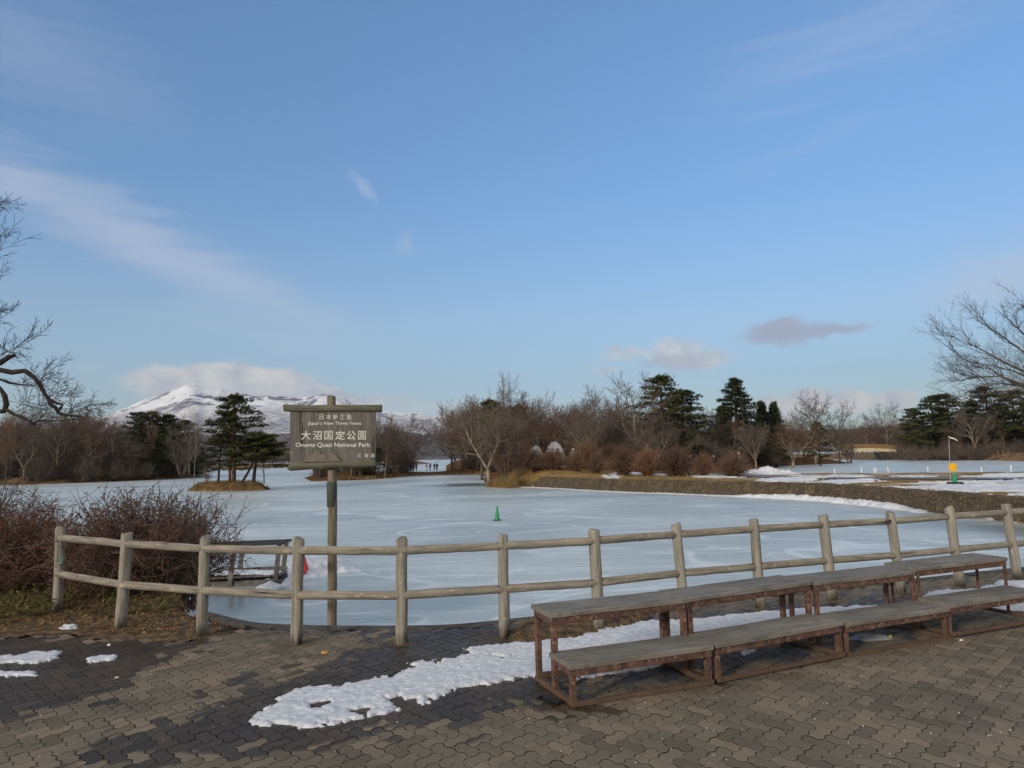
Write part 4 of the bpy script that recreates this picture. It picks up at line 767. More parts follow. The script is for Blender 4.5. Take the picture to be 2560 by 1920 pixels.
# rounded bushes in a row on the bank
bs = [(1325, 1172, 1124, 65, 'bush2', 'dark rounded bush at the left end of the bush row', 1.4), (1385, 1168, 1127, 64, 'bush1', 'dark rounded bush in front of the white dome tent', 1.6), (1440, 1174, 1130, 63, 'bush2', 'loose bush right of the dome tent with gaps at its foot', 1.0), (1492, 1183, 1134, 62, 'bush2', 'small low bush in the middle of the bank', .8), (1558, 1186, 1124, 61, 'bush1', 'round dark footed bush, third from the walkers', 1.1), (1622, 1188, 1126, 59, 'bush1', 'wide bush with orange brown top left of the walkers', 1.1), (1690, 1189, 1122, 57, 'bush2', 'large round bush directly left of the walkers', 1.25), (1760, 1190, 1136, 55, 'bush1', 'narrow bush in the midst of the walkers', .9), (1832, 1191, 1136, 52, 'bush1', 'round reddish bush left of the snow mound', 1.3), (1470, 1165, 1108, 76, 'bush1', 'bright reddish bush behind the bush row', 1.0), (1530, 1165, 1115, 80, 'bush2', 'back row bush between the reddish bush and the walkers', 1.2), (1600, 1165, 1112, 80, 'bush1', 'orange brown back row bush behind the wide bush', 1.3), (1350, 1160, 1136, 74, 'bush2', 'dark back row bush under the left white tent', 1.1)]
for px, by, ty, d, k, lab, wd in bs: treepx(k, 'bush', px, by, ty, 0, lab, d=d, hf=hm, cat='bush', wide=wd)

# ---- big bare trees close by: limbs follow the photo, trunks stand outside the frame
def limbtree(name, label, base, limbs, seed, depth0, lv, tl, bark, tw, extra=None, twn=14, rmin=.003, sprays=()):
    R = random.Random(seed); e = empty(name, base, label, 'tree'); out = []; B = Vector(base)
    prm = dict(depth=lv, n=(0, 6, 5, 4, 3), start=(.2, .2, .15, .15, .15), ang=((30, 60), (25, 55), (25, 60), (25, 60), (20, 50)), len=(.5, .5, .5, .5, .5), rr=(.5, .5, .5, .6, .6), wig=(.1, .16, .2, .22, .25), up=(.02, .04, .04, .03, .02), rmin=rmin, shape=lambda f: 1.0)
    tk = MB()
    for L in limbs:
        pts = [Vector(p)-B for p, r in L]; rad = [r for p, r in L]; tk.tube(pts, rad, 8, True)
        tot = sum((c-a).length for a, c in zip(pts[:-1], pts[1:]))
        if rad[0] > .5*depth0: continue
    tk.build('trunk', M[bark], e, True)
    for (p, d, ln, r) in sprays:
        grow(R, out, Vector(p)-B, Vector(d), ln, r, 2 if lv >= 4 else 1, prm)
    if extra: extra(R, out, B, prm)
    br = MB()
    for lvl, pts, rad in out: br.tube(pts, rad, (6, 5, 4, 3, 3, 3)[min(lvl, 5)], False)
    br.build('crown', M[tw], e); return e
YL = 11.0; a_ = lambda x, y, dy=0: AT(x, y, YL+dy)
px2r = lambda wpx, Y=YL: wpx/2*Y/F
LB = (-12.0, YL+.3, -.25)
trunk = [((LB[0], LB[1], -.25), .42), ((LB[0]-.1, LB[1], 1.2), .34), ((LB[0]+.1, LB[1], 2.6), .30), ((LB[0]+.2, LB[1]-.1, 4.5), .24), ((LB[0]+.1, LB[1], 6.5), .15), ((LB[0]+.3, LB[1], 8.2), .07)]
limbs = [trunk,
  [((LB[0], LB[1], 2.5), .17), (a_(-260, 900), .13), (a_(-90, 935), .07), (a_(0, 925), px2r(13)), (a_(30, 931), px2r(13)), (a_(62, 927), px2r(12)), (a_(85, 943), px2r(11)), (a_(100, 962), px2r(11)), (a_(112, 985), px2r(10)), (a_(124, 1000), px2r(9)), (a_(142, 1008), px2r(7)), (a_(157, 1012), px2r(5)), (a_(152, 1020), px2r(7)), (a_(144, 1030), px2r(5))],
  [(a_(122, 998), px2r(8)), (a_(124, 1010), px2r(9)), (a_(140, 1020), px2r(9)), (a_(145, 1032), px2r(8)), (a_(165, 1038), px2r(6)), (a_(205, 1042), px2r(3))],
  [((LB[0], LB[1], 2.6), .15), (a_(-200, 870), .10), (a_(-60, 905), .07), (a_(0, 907), px2r(16)), (a_(22, 893), px2r(12)), (a_(38, 888), px2r(9))],
  [((LB[0], LB[1], 2.0), .14), (a_(-230, 990), .10), (a_(-80, 950), .06), (a_(0, 970), px2r(9)), (a_(12, 990), px2r(13)), (a_(16, 1012), px2r(14)), (a_(10, 1028), px2r(13)), (a_(-20, 1030), px2r(12)), (a_(-120, 1010), .06)],
  [(a_(12, 1022), px2r(11)), (a_(35, 1036), px2r(8)), (a_(60, 1045), px2r(8)), (a_(80, 1058), px2r(8)), (a_(88, 1062), px2r(5))],
  [(a_(82, 1060), px2r(4)), (a_(98, 1051), px2r(4)), (a_(130, 1053), px2r(3)), (a_(190, 1048), px2r(1.6))],
  [((LB[0]+.1, LB[1], 2.4), .10), (a_(-90, 925), .05), (a_(0, 948), px2r(6)), (a_(22, 957), px2r(6)), (a_(55, 962), px2r(3.5)), (a_(100, 964), px2r(2))]]
spr = []
RS = random.Random(17)
for x0, y0, x1, y1, n in [(0, 895, 140, 830, 2), (160, 1030, 265, 1000, 2), (150, 1035, 250, 1030, 3), (90, 950, 140, 900, 2), (120, 995, 200, 985, 3), (60, 962, 140, 940, 3), (30, 1030, 120, 985, 2), (85, 1055, 130, 1000, 3), (-70, 760, 40, 790, 2), (-70, 700, 40, 640, 2), (-80, 640, 30, 580, 2), (-70, 560, 40, 540, 2), (-50, 820, 50, 790, 2), (-20, 900, 60, 850, 2), (-60, 500, 20, 490, 2)]:
    for k in range(n):
        p = a_(x0+RS.uniform(-12, 12), y0+RS.uniform(-12, 12), RS.uniform(-.4, .4)); q = a_(x1+RS.uniform(-18, 18), y1+RS.uniform(-26, 26), RS.uniform(-.8, .8)); d = q-p; spr.append((tuple(p), tuple(d.normalized()), d.length*.62, .0060))
for k, z in enumerate((3.2, 3.6, 4.2, 4.9, 5.6, 6.2)):   # the limbs that carry the upper sprays
    tgt = [(-60, 760), (-60, 700), (-80, 640), (-60, 560), (-40, 820), (-60, 500)][[4, 0, 1, 2, 3, 5][k]]; limbs.append([((LB[0]+.15, LB[1], z-.4), .08), (tuple((Vector((LB[0]+.15, LB[1], z))+a_(*tgt))/2+Vector((0, 0, .25))), .04), (tuple(a_(*tgt)), .012)])
limbtree('oak_tree', 'old bare oak reaching in from the left edge with dark contorted limbs', LB, limbs, 5, .3, 4, 1, 'barkdark', 'twigdark', sprays=spr)
YR = 26.0; b2 = lambda x, y, dy=0: AT(x, y, YR+dy); RB = tuple(AT(2900, 1200, YR)); RB = (RB[0], RB[1], -.15)
limbs = [[(RB, .36), ((RB[0], RB[1], 1.5), .28), ((RB[0]-.3, RB[1], 3.0), .24)]]
spr = []
for tx, ty, mxx, my in [(2372, 872, 2540, 960), (2375, 838, 2510, 905), (2440, 800, 2560, 880), (2480, 765, 2575, 850), (2375, 955, 2500, 940), (2550, 760, 2640, 860), (2400, 1000, 2560, 972), (2620, 740, 2700, 880), (2455, 960, 2560, 965), (2420, 905, 2540, 930)]:
    s = Vector((RB[0]-.3, RB[1], 2.9)); md = b2(mxx, my, random.Random(tx).uniform(-1.5, 1.5)); tp = b2(tx, ty, random.Random(ty).uniform(-1.2, 1.2)); q1 = s.lerp(md, .5)-Vector((0, 0, .35)); p3 = md.lerp(tp, .5)+Vector((0, 0, .06))
    limbs.append([(tuple(s), .12), (tuple(q1), .075), (tuple(md), .033), (tuple(p3), .017), (tuple(tp), .007)])
    for k in range(15):
        f = RS.random(); c = (q1.lerp(md, f*2) if f < .4 else md.lerp(tp, (f-.4)/.6)); d = ((tp-md).normalized()+rvec(RS)*.55+Vector((0, 0, .15))).normalized(); spr.append((tuple(c), tuple(d), RS.uniform(.7, 1.6)*(1.15-f*.5), .012))
limbtree('elm_tree', 'large bare tree whose fine fan of branches enters from the right edge', RB, limbs, 9, .3, 4, 1, 'barkbrown', 'twigdark', sprays=spr)
# near bushes on the left
def near_bush(label, c, H, Rr, n, seed, leaf, tw='twigbrown', lm='leafred'):
    mb, lf = shrub_mesh(seed, H, Rr, int(n*.8), leaf, rmin=.0033, near=True); e = empty('shrub', c, label, 'shrub'); mb.build('branches', M[tw], e)
    if leaf: lf.build('leaves', M[lm], e)
    return e
near_bush('big tangled brown shrub with reddish dry leaves behind the left fence posts', (-4.95, 9.35, -.12), 1.62, 1.22, 290, 3, 2)
near_bush('shrub with dark bare twigs spreading right over the pontoon end', (-4.75, 10.2, -.3), 1.66, 1.08, 180, 5, 1)
near_bush('reddish brown dense shrub at the left picture edge', (-6.9, 9.9, -.1), 1.35, 1.4, 330, 7, 3)
near_bush('taller dark twiggy shrub at the left edge behind the reddish one', (-8.1, 10.9, -.2), 2.0, 1.4, 240, 8, 0)
near_bush('low russet shrub filling the corner between the left shrubs', (-5.95, 9.75, -.1), 1.12, .95, 220, 9, 3)
# ------------------------------------------------------------------ helpers for round timber
def log(name, p0, p1, r0, r1, mat, parent=None, org=(0, 0, 0), n=14, seg=5, wob=.004, seed=0, knot=0):
    R = random.Random(seed); p0 = Vector(p0); p1 = Vector(p1); L = (p1-p0).length; pts = []; rad = []
    pts.append(Vector((0, 0, 0))); rad.append(r0*.9)
    for k in range(seg+1):
        f = k/seg; pts.append(Vector((R.gauss(0, wob), R.gauss(0, wob), .008+(L-.016)*f))); rad.append((r0+(r1-r0)*f)*R.uniform(.97, 1.03))
    pts.append(Vector((0, 0, L))); rad.append(r1*.9)
    mb = MB(); mb.tube(pts, rad, n); o = mb.build(name, mat, parent, True); o.location = p0-Vector(org); o.rotation_mode = 'QUATERNION'; o.rotation_quaternion = (p1-p0).to_track_quat('Z', 'Y'); return o
# ------------------------------------------------------------------ log fence
O = Vector(fence[4]); fe = empty('log_fence', O, 'weathered grey round log fence with two rails curving along the terrace edge', 'fence')
tops = []
for i, (b_, tp) in enumerate(zip(fence, FT)):
    T = AT(tp[0], tp[1], b_.y+(.0)); tops.append(T); rf = 1+.06*math.sin(i*2.3); log('post', b_-Vector((0, 0, .04)), T, .056*rf, .053*rf, M['post'], fe, O, 16, 5, .002, i)
for i in range(len(fence)-1):
    for f, lab in ((.886, 0), (.462, 1)):
        a = fence[i].lerp(tops[i], f); c = fence[i+1].lerp(tops[i+1], f); d = (c-a).normalized(); s = .0
        off = Vector((0, -.016, 0)) if i < 6 else Vector((0, .0, 0)); log('rail', a+off+d*s, c+off-d*.0, .041, .039, M['rail'], fe, O, 14, 7, .0012, i*3+lab)
# wire tied to the leftmost post
mb = MB(); a = fence[0].lerp(tops[0], .86)+Vector((.02, -.06, 0)); e_ = Vector((a.x-2.6, a.y-.2, a.z-.12)); pts = [a.lerp(e_, k/8)-Vector((0, 0, .10*math.sin(math.pi*k/8))) for k in range(9)]
mb.tube(pts, .004, 5); ring = [fence[0].lerp(tops[0], .865)+Vector((math.cos(t)*.062, math.sin(t)*.062, .01*math.sin(t))) for t in np.linspace(0, 2*math.pi, 14)]; mb.tube(ring, .004, 4)
tag(mb.build('wire', M['band']), 'thin dark wire slung from the leftmost fence post towards the left', 'wire')
mb = MB(); RS = random.Random(3); pts = [fence[0].lerp(tops[0], .6)+Vector((.05+.03*math.sin(k*1.7), -.055+.02*math.cos(k*2.1), .09*math.cos(k*.9)*(.5+.5*math.sin(k)))) for k in range(26)]; mb.tube(pts, .0025, 4)
M['cord'] = simple('faded_green_cord', [lin((96, 140, 124)), lin((140, 176, 160))], 20, .8, .2); tag(mb.build('cord', M['cord']), 'tangle of faded green cord hanging on the leftmost fence post', 'cord')

# ------------------------------------------------------------------ the park sign
sx = G(830, 1565).y+.22; SO = AT(830, 1560, sx); SO.z = ICE
sg = empty('park_sign', SO, 'weathered wooden park sign board with white lettering on a tall round post', 'sign')
top = AT(829, 990, sx); low = AT(831, 1560, sx); low = low+(low-top)*((low.z-ICE+.2)/(top.z-low.z))
log('post', low, top, .052, .047, M['signpost'], sg, SO, 18, 9, .003, 5)
bs0 = low.lerp(top, (AT(830, 1268, sx).z-low.z)/(top.z-low.z)); bs1 = low.lerp(top, (AT(830, 1204, sx).z-low.z)/(top.z-low.z)); log('post_sleeve', bs0, bs1, .0545, .054, M['band'], sg, SO, 20, 2, 0, 2)
yb = sx-.066
def S_(x, y, dy=0): return AT(x, y, yb+dy)
log('top_log', S_(709, 1021), S_(956, 1021.5), .039, .041, M['signlog'], sg, SO, 16, 8, .003, 21)
log('bottom_log', S_(724.5, 1166), S_(940, 1158.5), .045, .038, M['signlog'], sg, SO, 16, 8, .003, 24)
# board: vertical planks, one panel
bx = [725.5, 757, 783, 802, 846, 870, 905, 939.5]; mb = MB(); nb = len(bx)-1
for k in range(nb):
    a = S_(bx[k]+.25, 1026); c = S_(bx[k+1]-.25, 1026); l = S_(bx[k]+.25, 1164); rr = S_(bx[k+1]-.25, 1160); dy = [.004, 0, .003, .001, .004, 0, .003][k]
    q = [a, c, rr, l]; V = [Vector((v.x, v.y-.012+dy, v.z)) for v in q]+[Vector((v.x, v.y+.016, v.z)) for v in q]; mb.add([v-SO for v in V], [(0, 3, 2, 1), (4, 5, 6, 7), (0, 1, 5, 4), (1, 2, 6, 5), (2, 3, 7, 6), (3, 0, 4, 7)])
mb.build('board', M['signwood'], sg)
ty0 = yb-.0135
def text(body, x0, x1, ymid, hgt, off=0.0, lab=None, sh=0):
    cu = bpy.data.curves.new('lettering', 'FONT'); cu.body = body; cu.size = 1; cu.extrude = .002; cu.offset = off; cu.resolution_u = 3; cu.shear = sh; o = bpy.data.objects.new('lettering', cu); COL.objects.link(o)
    bpy.context.view_layer.update(); dg = bpy.context.evaluated_depsgraph_get(); me = bpy.data.meshes.new_from_object(o.evaluated_get(dg)); bpy.data.objects.remove(o)
    n = len(me.vertices); co = np.zeros(n*3); me.vertices.foreach_get('co', co); co = co.reshape(-1, 3); mn = co.min(0); mxv = co.max(0); A = S_(x0, ymid); B = S_(x1, ymid); wd = (B-A).length; s = wd/(mxv[0]-mn[0]); hh = hgt/F*yb; sy = hh/(mxv[1]-mn[1])
    d = (B-A).normalized(); up = Vector((-d.z, 0, d.x)); out = []
    for v in co:
        p = A+d*((v[0]-mn[0])*s)+up*((v[1]-(mn[1]+mxv[1])/2)*sy); out += [p.x-SO.x, ty0-.001-max(0, v[2])*1.0-SO.y, p.z-SO.z]
    me.vertices.foreach_set('co', out); me.materials.clear(); me.materials.append(M['letter']); me.update(); o = obj('lettering', me, sg); tag(o, lab); return o
text('日', 800, 810, 1042.5, 12.5, .004); text('本', 816.5, 829, 1042.5, 12.5, .004); text('新', 833, 846.5, 1042.5, 13, .002); text('三', 851, 862, 1043, 11, .006); text('景', 867, 879.5, 1043, 13, .002)
text('Japan’s New Three Views', 771, 904, 1059.5, 10.5, .010)
for ch, a, c in (('大', 754, 777.5), ('沼', 783.5, 806), ('国', 812, 833), ('定', 839.5, 863.5), ('公', 867.5, 890.5), ('園', 896, 916)): text(ch, a, c, 1088.5, 22, .002 if ch in '国園' else .012)
text('Onuma Quasi National Park', 740, 927, 1113.2, 13, .012)
for ch, a, c in (('北', 894, 904.5), ('海', 911, 922), ('道', 927, 938)): text(ch, a, c, 1138.6, 9.6, .0)
# carved mountain on the board
mp = [(757, 1156), (778, 1138), (784, 1134.5), (789, 1127), (799, 1129.5), (803, 1135), (823.5, 1138), (833, 1133), (843.5, 1141), (854, 1153.5)]
mb = MB(); q = [S_(x, y, -.026)-SO for x, y in mp]; n = len(q); mb.add([Vector((v.x, v.y-.014, v.z)) for v in q]+[Vector((v.x, v.y+.006, v.z)) for v in q], [tuple(range(n))[::-1], tuple(range(n, 2*n))]+[(k, (k+1) % n, n+(k+1) % n, n+k) for k in range(n)])
M['carve'] = woodmat('brown_carved_wood', lin((70, 62, 54)), lin((112, 102, 92)), lin((128, 118, 106)), knots=False); bevel(mb.build('mountain_carving', M['carve'], sg), .004)

# ------------------------------------------------------------------ tiered benches
m, t, b = newmat('weathered_grey_bench_board'); M['seat'] = m; c = t.n('ShaderNodeTexCoord').outputs['Object']; g = t.n('ShaderNodeNewGeometry').outputs[0]
n = t.noise(t.xf(c, sc=(.12, 1, 1)), 26, 5, .65); n2 = t.noise(g, 2.6, 4)
cc = t.ramp(t.m('ADD', t.m('MULTIPLY', n, .6), t.m('MULTIPLY', n2, .4)), [(.33, lin((84, 81, 75))), (.5, lin((112, 108, 101))), (.68, lin((134, 130, 122)))])
cc = t.mix(t.mapr(t.noise(g, 8, 5, .75), .56, .66, 0, .55), cc, lin4((76, 70, 56)))
t.l(cc, b.inputs['Base Color']); b.inputs['Roughness'].default_value = .85; b.inputs['Specular IOR Level'].default_value = .25; bumpit(t, b, n, .5, .003)
m, t, b = newmat('rusty_red_painted_steel'); M['rust'] = m; g = t.n('ShaderNodeNewGeometry').outputs[0]
n = t.noise(g, 13, 6, .72); cc = t.ramp(n, [(.32, lin((46, 36, 30))), (.46, lin((76, 53, 43))), (.56, lin((100, 68, 54))), (.72, lin((126, 106, 92)))])
cc = t.mix(t.mapr(t.noise(g, 38, 4, .7), .58, .66, 0, .7), cc, lin4((160, 140, 124)))
z = t.sep(g)[2]; cc = t.mix(t.mapr(z, .16, .02, 0, .75), cc, lin4((84, 66, 46)))
t.l(cc, b.inputs['Base Color']); b.inputs['Roughness'].default_value = .75; bumpit(t, b, n, .6, .002)
LH, UH = .285, .565
def bench(P0, P1, label, gapx=.034, st=.042, dz=0.0, tilt=0.0):
    P0 = Vector(P0); P1 = Vector(P1); d = (P1-P0).normalized(); L = (P1-P0).length-gapx; rz = math.atan2(d.y, d.x); e = empty('tiered_bench', (P0.x, P0.y, 0), label, 'bench', 'tiered benches in a row', rz); R = random.Random(int(P0.x*100))
    ys = (0.02, .30, .60); e.location.z = dz; e.rotation_euler.y = tilt
    for (y0, y1, z) in ((-.025, .335, LH), (.285, .655, UH)):
        mb = MB(); nseg = 14; V = []; th = .034                     # board with slightly sagging, worn edge
        for k in range(nseg+1):
            x = -.010+(L+.012)*k/nseg
            for yy, zz in ((y0, z-th), (y0+R.uniform(-.003, .003), z-.006), (y0+.008, z), (y1-.006, z), (y1, z-.006), (y1, z-th)): V.append((x, yy, zz+R.uniform(-.0012, .0012)))
        mb.add(V, [(i*6+k, i*6+(k+1) % 6, (i+1)*6+(k+1) % 6, (i+1)*6+k) for i in range(nseg) for k in range(6)]+[tuple(range(6))[::-1], tuple(nseg*6+k for k in range(6))]); mb.build('seat', M['seat'], e)
        for yy in (y0+.03, y1-.045):
            mb = MB(); mb.box((L/2, yy, z-th-.026), (L/2-.002, .017, .025)); bevel(mb.build('apron', M['rust'], e), .003)
        for xx in (st/2+.0, L-st/2):
            mb = MB(); mb.box((xx, (y0+y1)/2-.006, z-th-.024), (st/2-.003, (y1-y0)/2-.062, .022)); bevel(mb.build('end_rail', M['rust'], e), .003)
    for xx in (st/2+.004, L-st/2-.004):
        for yy, top_ in ((ys[0]+.005, LH-.085), (ys[1]+.012, UH-.086), (ys[2]+.004, UH-.086)):
            mb = MB(); mb.box((xx, yy, top_/2+.012), (st/2, st/2, top_/2-.012)); bevel(mb.build('leg', M['rust'], e), .003)
        mb = MB(); mb.box((xx, .31, .02), (st/2+.002, .33, .018)); bevel(mb.build('foot_bar', M['rust'], e), .003)
    mb = MB(); mb.box((L/2, .0, .017), (L/2-.05, .02, .015)); bevel(mb.build('front_runner', M['rust'], e), .003)
    mb = MB(); mb.box((L/2, .60, .045), (L/2-.05, .016, .02)); bevel(mb.build('rear_runner', M['rust'], e), .003)
    return e
k0 = G(1429, 1769); k1 = G(1793, 1709); k2 = G(2118, 1643); k3 = G(2381, 1596); k4 = k3+(k3-k2).normalized()*1.27+Vector((.02, -.03, 0))
bench(k0, k1, 'nearest tiered bench with two grey boards and rusty red steel frame', dz=0); bench(k1, k2, 'second tiered bench from the left, rusty legs on dark wet paving', dz=.006, tilt=-.004)
bench(k2, k3, 'third tiered bench from the left with a crumpled plastic bag under it', dz=-.004, tilt=.003, st=.036); bench(k3, k4, 'farthest tiered bench at the right picture edge with snow behind its legs', dz=.016, tilt=-.006, st=.024)
# things lying under and by the benches
M['black'] = simple('black_plastic', [lin((20, 20, 22)), lin((38, 37, 38))], 20, .5, .2)
mb = MB(); a = G(1345, 1741, .014); c = G(1398, 1758, .014); mb.beam(a, c, .035, .022); mb.beam(G(1345, 1741, .03), G(1352, 1743, .03), .045, .014); mb.beam(G(1372, 1749, .03), G(1398, 1757, .03), .02, .02)
bevel(mb.build('black_bracket', M['black']), .004); o = bpy.data.objects['black_bracket']; tag(o, 'short black bracket lying on the paving at the foot of the nearest bench', 'bracket')
m, t, b = newmat('clear_plastic_film'); M['film'] = m; b.inputs['Base Color'].default_value = (.75, .78, .8, 1); b.inputs['Roughness'].default_value = .25; b.inputs['Alpha'].default_value = .32; b.inputs['Specular IOR Level'].default_value = .8
C = G(2180, 1600); xs = np.linspace(-.20, .20, 26); ys = np.linspace(-.08, .08, 14); X, Y = np.meshgrid(xs, ys); Z = .01+.09*fbm(X, Y, .05, 4, 3)*np.clip(1-(X/.2)**2, 0, 1)*np.clip(1-(Y/.085)**2, 0, 1)
bag = obj('plastic_bag', grid_mesh('plastic_bag', xs, ys, Z, (X/.2)**2+(Y/.085)**2+.5*(fbm(X, Y, .06, 3, 9)-.5) < .95, M['film']), loc=tuple(C)); bag.rotation_euler = (0, 0, .1); tag(bag, 'crumpled clear plastic bag lying under the third bench', 'plastic bag')
def scrap(name, px, py, col, label, cat, r=.03, h=.006, seed=1):
    R = random.Random(seed); c = G(px, py); pts = [(math.cos(k*.9)*r*R.uniform(.6, 1), math.sin(k*.9)*r*R.uniform(.4, .8)) for k in range(7)]
    V = [(x, y, .002) for x, y in pts]+[(x*.8, y*.8, h+R.uniform(0, h)) for x, y in pts]; o = obj(name, mesh(name, V, [tuple(range(7))[::-1], tuple(range(7, 14))]+[(k, (k+1) % 7, 7+(k+1) % 7, 7+k) for k in range(7)], simple(name+'_colour', [lin(col), lin(tuple(v*.8 for v in col))], 30, .6, .2)), loc=tuple(c)); return tag(o, label, cat)
scrap('wrapper', 2226, 1594, (220, 200, 40), 'tiny bright yellow wrapper under the third bench', 'litter', .018, .012, 2)
scrap('leaf', 812, 1633, (200, 150, 70), 'orange yellow dead leaf on the paving between fourth and fifth fence posts', 'leaf', .05, .01, 3)
scrap('paper_scrap', 273, 1614, (235, 235, 230), 'small white paper scrap on dark paving near the second fence post', 'paper scrap', .022, .008, 4)
scrap('paper_scrap', 2403, 1602, (235, 230, 225), 'small white paper scrap in front of the third bench right leg', 'paper scrap', .022, .008, 5)
scrap('paper_scrap', 292, 1695, (200, 196, 180), 'pale scrap on the paving below the small snow patch', 'paper scrap', .022, .006, 6)

# ------------------------------------------------------------------ cones
def conemat(n, c, rough=.45): return simple(n, [lin(tuple(v*.85 for v in c)), lin(c)], 9, rough, .1, .002, spec=.4)
M['cgreen'] = conemat('green_cone_plastic', (24, 140, 86)); M['cred'] = conemat('red_cone_plastic', (214, 40, 44)); M['cdark'] = conemat('dark_cone_base_rubber', (34, 46, 42)); M['yellow'] = conemat('yellow_sign_plastic', (240, 176, 24)); M['cwhite'] = conemat('white_cone_band', (226, 224, 220))
def cone(loc, H, mat, base, label, rot=(0, 0, .3), bands=False, bw=None):
    e = empty('traffic_cone', loc, label, 'cone'); bw = bw or H*.27; mb = MB(); n = 20; prof = [(bw*.68, .03), (bw*.62, .05), (.030*H/.7*1.2, H*.96), (.02, H)]
    V = [(r*math.cos(2*math.pi*k/n), r*math.sin(2*math.pi*k/n), z) for r, z in prof for k in range(n)]; mb.add(V, [(i*n+k, i*n+(k+1) % n, (i+1)*n+(k+1) % n, (i+1)*n+k) for i in range(3) for k in range(n)]+[tuple(3*n+k for k in range(n))]); mb.build('cone_body', mat, e, True)
    mb = MB(); mb.box((0, 0, .016), (bw, bw, .016)); bevel(mb.build('base', base, e), .01, 2)
    if bands:
        for f in (.35, .62):
            r = lambda z: (bw*.62)+(.036-bw*.62)*z; mb = MB(); mb.tube([Vector((0, 0, H*f)), Vector((0, 0, H*(f+.12)))], [r(f)+.004, r(f+.12)+.004], 20, False); mb.build('band', M['cwhite'], e, True)
    e.rotation_euler = rot; return e
c1 = G(1243, 1301, ICE); T = AT(1243, 1264, c1.y); cone(c1, T.z-ICE, M['cgreen'], M['cdark'], 'green cone standing alone in the middle of the lake ice')
c2 = G(764, 1441, ICE); cone((c2.x, c2.y, ICE+.08), .50, M['cred'], M['cdark'], 'red cone leaning on the snow heap behind the fourth fence post', (0.05, -.16, .5))
c3 = G(292, 1345, ICE); cone(c3, .62, M['cred'], M['cdark'], 'red cone glimpsed through the big brown shrub', (0, 0, .2))
c4 = G(338, 1345, ICE); cone(c4, .66, M['cgreen'], M['cdark'], 'green cone with white bands behind the shrub, right of the red one', (0, 0, .2), True)
c5 = G(2388, 1214, -.15); hz = float(HM(c5.x, c5.y)); T = AT(2386, 1180, c5.y)
hz += .06; e = empty('cone_sign', (c5.x, c5.y, hz), 'green cone on a dark base carrying a square yellow plate, on the snowy bank', 'sign'); H = T.z-hz; n = 20; mb = MB()
V = [(r*math.cos(2*math.pi*k/n), r*math.sin(2*math.pi*k/n), z) for r, z in [(.135, .08), (.12, .1), (.04, H-.03), (.03, H)] for k in range(n)]; mb.add(V, [(i*n+k, i*n+(k+1) % n, (i+1)*n+(k+1) % n, (i+1)*n+k) for i in range(3) for k in range(n)]+[tuple(3*n+k for k in range(n))]); mb.build('cone_body', M['cgreen'], e, True)
mb = MB(); mb.box((0, 0, .05), (.26, .26, .07)); bevel(mb.build('base', M['cdark'], e), .02, 2)
tp = AT(2381, 1168, c5.y); mb = MB(); mb.box((tp.x-c5.x, -.03, tp.z-hz), (.185, .012, .185)); bevel(mb.build('sign_plate', M['yellow'], e), .04, 3)
mb = MB(); mb.tube([Vector((0, 0, H-.04)), Vector((-.02, -.01, H+.06))], .03, 8); mb.tube([Vector((-.14, 0, tp.z-hz-.19)), Vector((.14, 0, tp.z-hz-.19))], .012, 6); mb.build('clamp', M['yellow'], e)
# thin pole with a white ribbon
M['greymetal'] = simple('grey_metal', [lin((140, 140, 136)), lin((180, 180, 176))], 12, .5, .1); M['white'] = simple('white_paint', [lin((204, 204, 200)), lin((232, 232, 228))], 14, .6, .1)
pb_ = G(2376, 1214, -.15); pz = float(HM(pb_.x, pb_.y)); e = empty('marker_pole', (pb_.x, pb_.y, pz), 'thin pale pole with a white streamer just behind the yellow cone sign', 'pole'); ptop = AT(2372, 1090, pb_.y)
mb = MB(); mb.tube([Vector((0, 0, -.1)), ptop-Vector((pb_.x, pb_.y, pz))], [.016, .010], 8); mb.build('pole', M['greymetal'], e)
mb = MB(); R = random.Random(2); V = []
for k in range(9):
    f = k/8; p = AT(2372+21*f, 1091+10*f+1.2*math.sin(f*7), pb_.y+.05*math.sin(f*9))-Vector((pb_.x, pb_.y, pz)); V += [p+Vector((0, 0, .03)), p-Vector((0, .02*math.sin(k), .03))]
mb.add(V, [(2*k, 2*k+1, 2*k+3, 2*k+2) for k in range(8)]); mb.build('streamer', M['white'], e)

# short white posts at the back edge of the bank
WP = [(2087, 1181, 1171.5, 0), (2154, 1180, 1169, 0), (2186, 1180.5, 1169, 0), (2194, 1180.5, 1169, -.15), (2222, 1180.5, 1168, -.12), (2320, 1180, 1168, 0), (2454, 1177, 1168, 0), (2528, 1175, 1163, 0)]
wl_ = ['leftmost short white post at the far edge of the bank', 'short white post second from the left at the far edge of the bank', 'upright white post of the closely spaced pair', 'tilted white post of the closely spaced pair', 'short white post just right of the closely spaced pair', 'short white post midway to the yellow cone sign', 'thin greyish post right of the yellow cone sign', 'rightmost faint white post near the picture edge']
for (px, by, ty, ln), lab in zip(WP, wl_):
    g0 = G(px, by+.5, -.15); g0.z = float(HM(g0.x, g0.y)); T = AT(px, ty, g0.y); mb = MB(); h = max(.25, T.z-g0.z); mb.tube([Vector((0, 0, -.1)), Vector((ln*h, 0, h*.9)), Vector((ln*h*1.1, 0, h))], [.05, .05, .03], 10)
    tag(mb.build('bank_post', M['white'], None, True, tuple(g0)), lab, 'post')
g0 = G(2575, 1176, -.15); mb = MB(); mb.box((0, 0, .25), (.7, .5, .30)); mb.box((0, 0, .60), (.8, .6, .05)); o = mb.build('stone_block', M['kerb'], None, False, (g0.x, g0.y, float(HM(g0.x, g0.y)))); bevel(o, .04, 2); tag(o, 'grey concrete block cut by the right picture edge at the back of the bank', 'block')

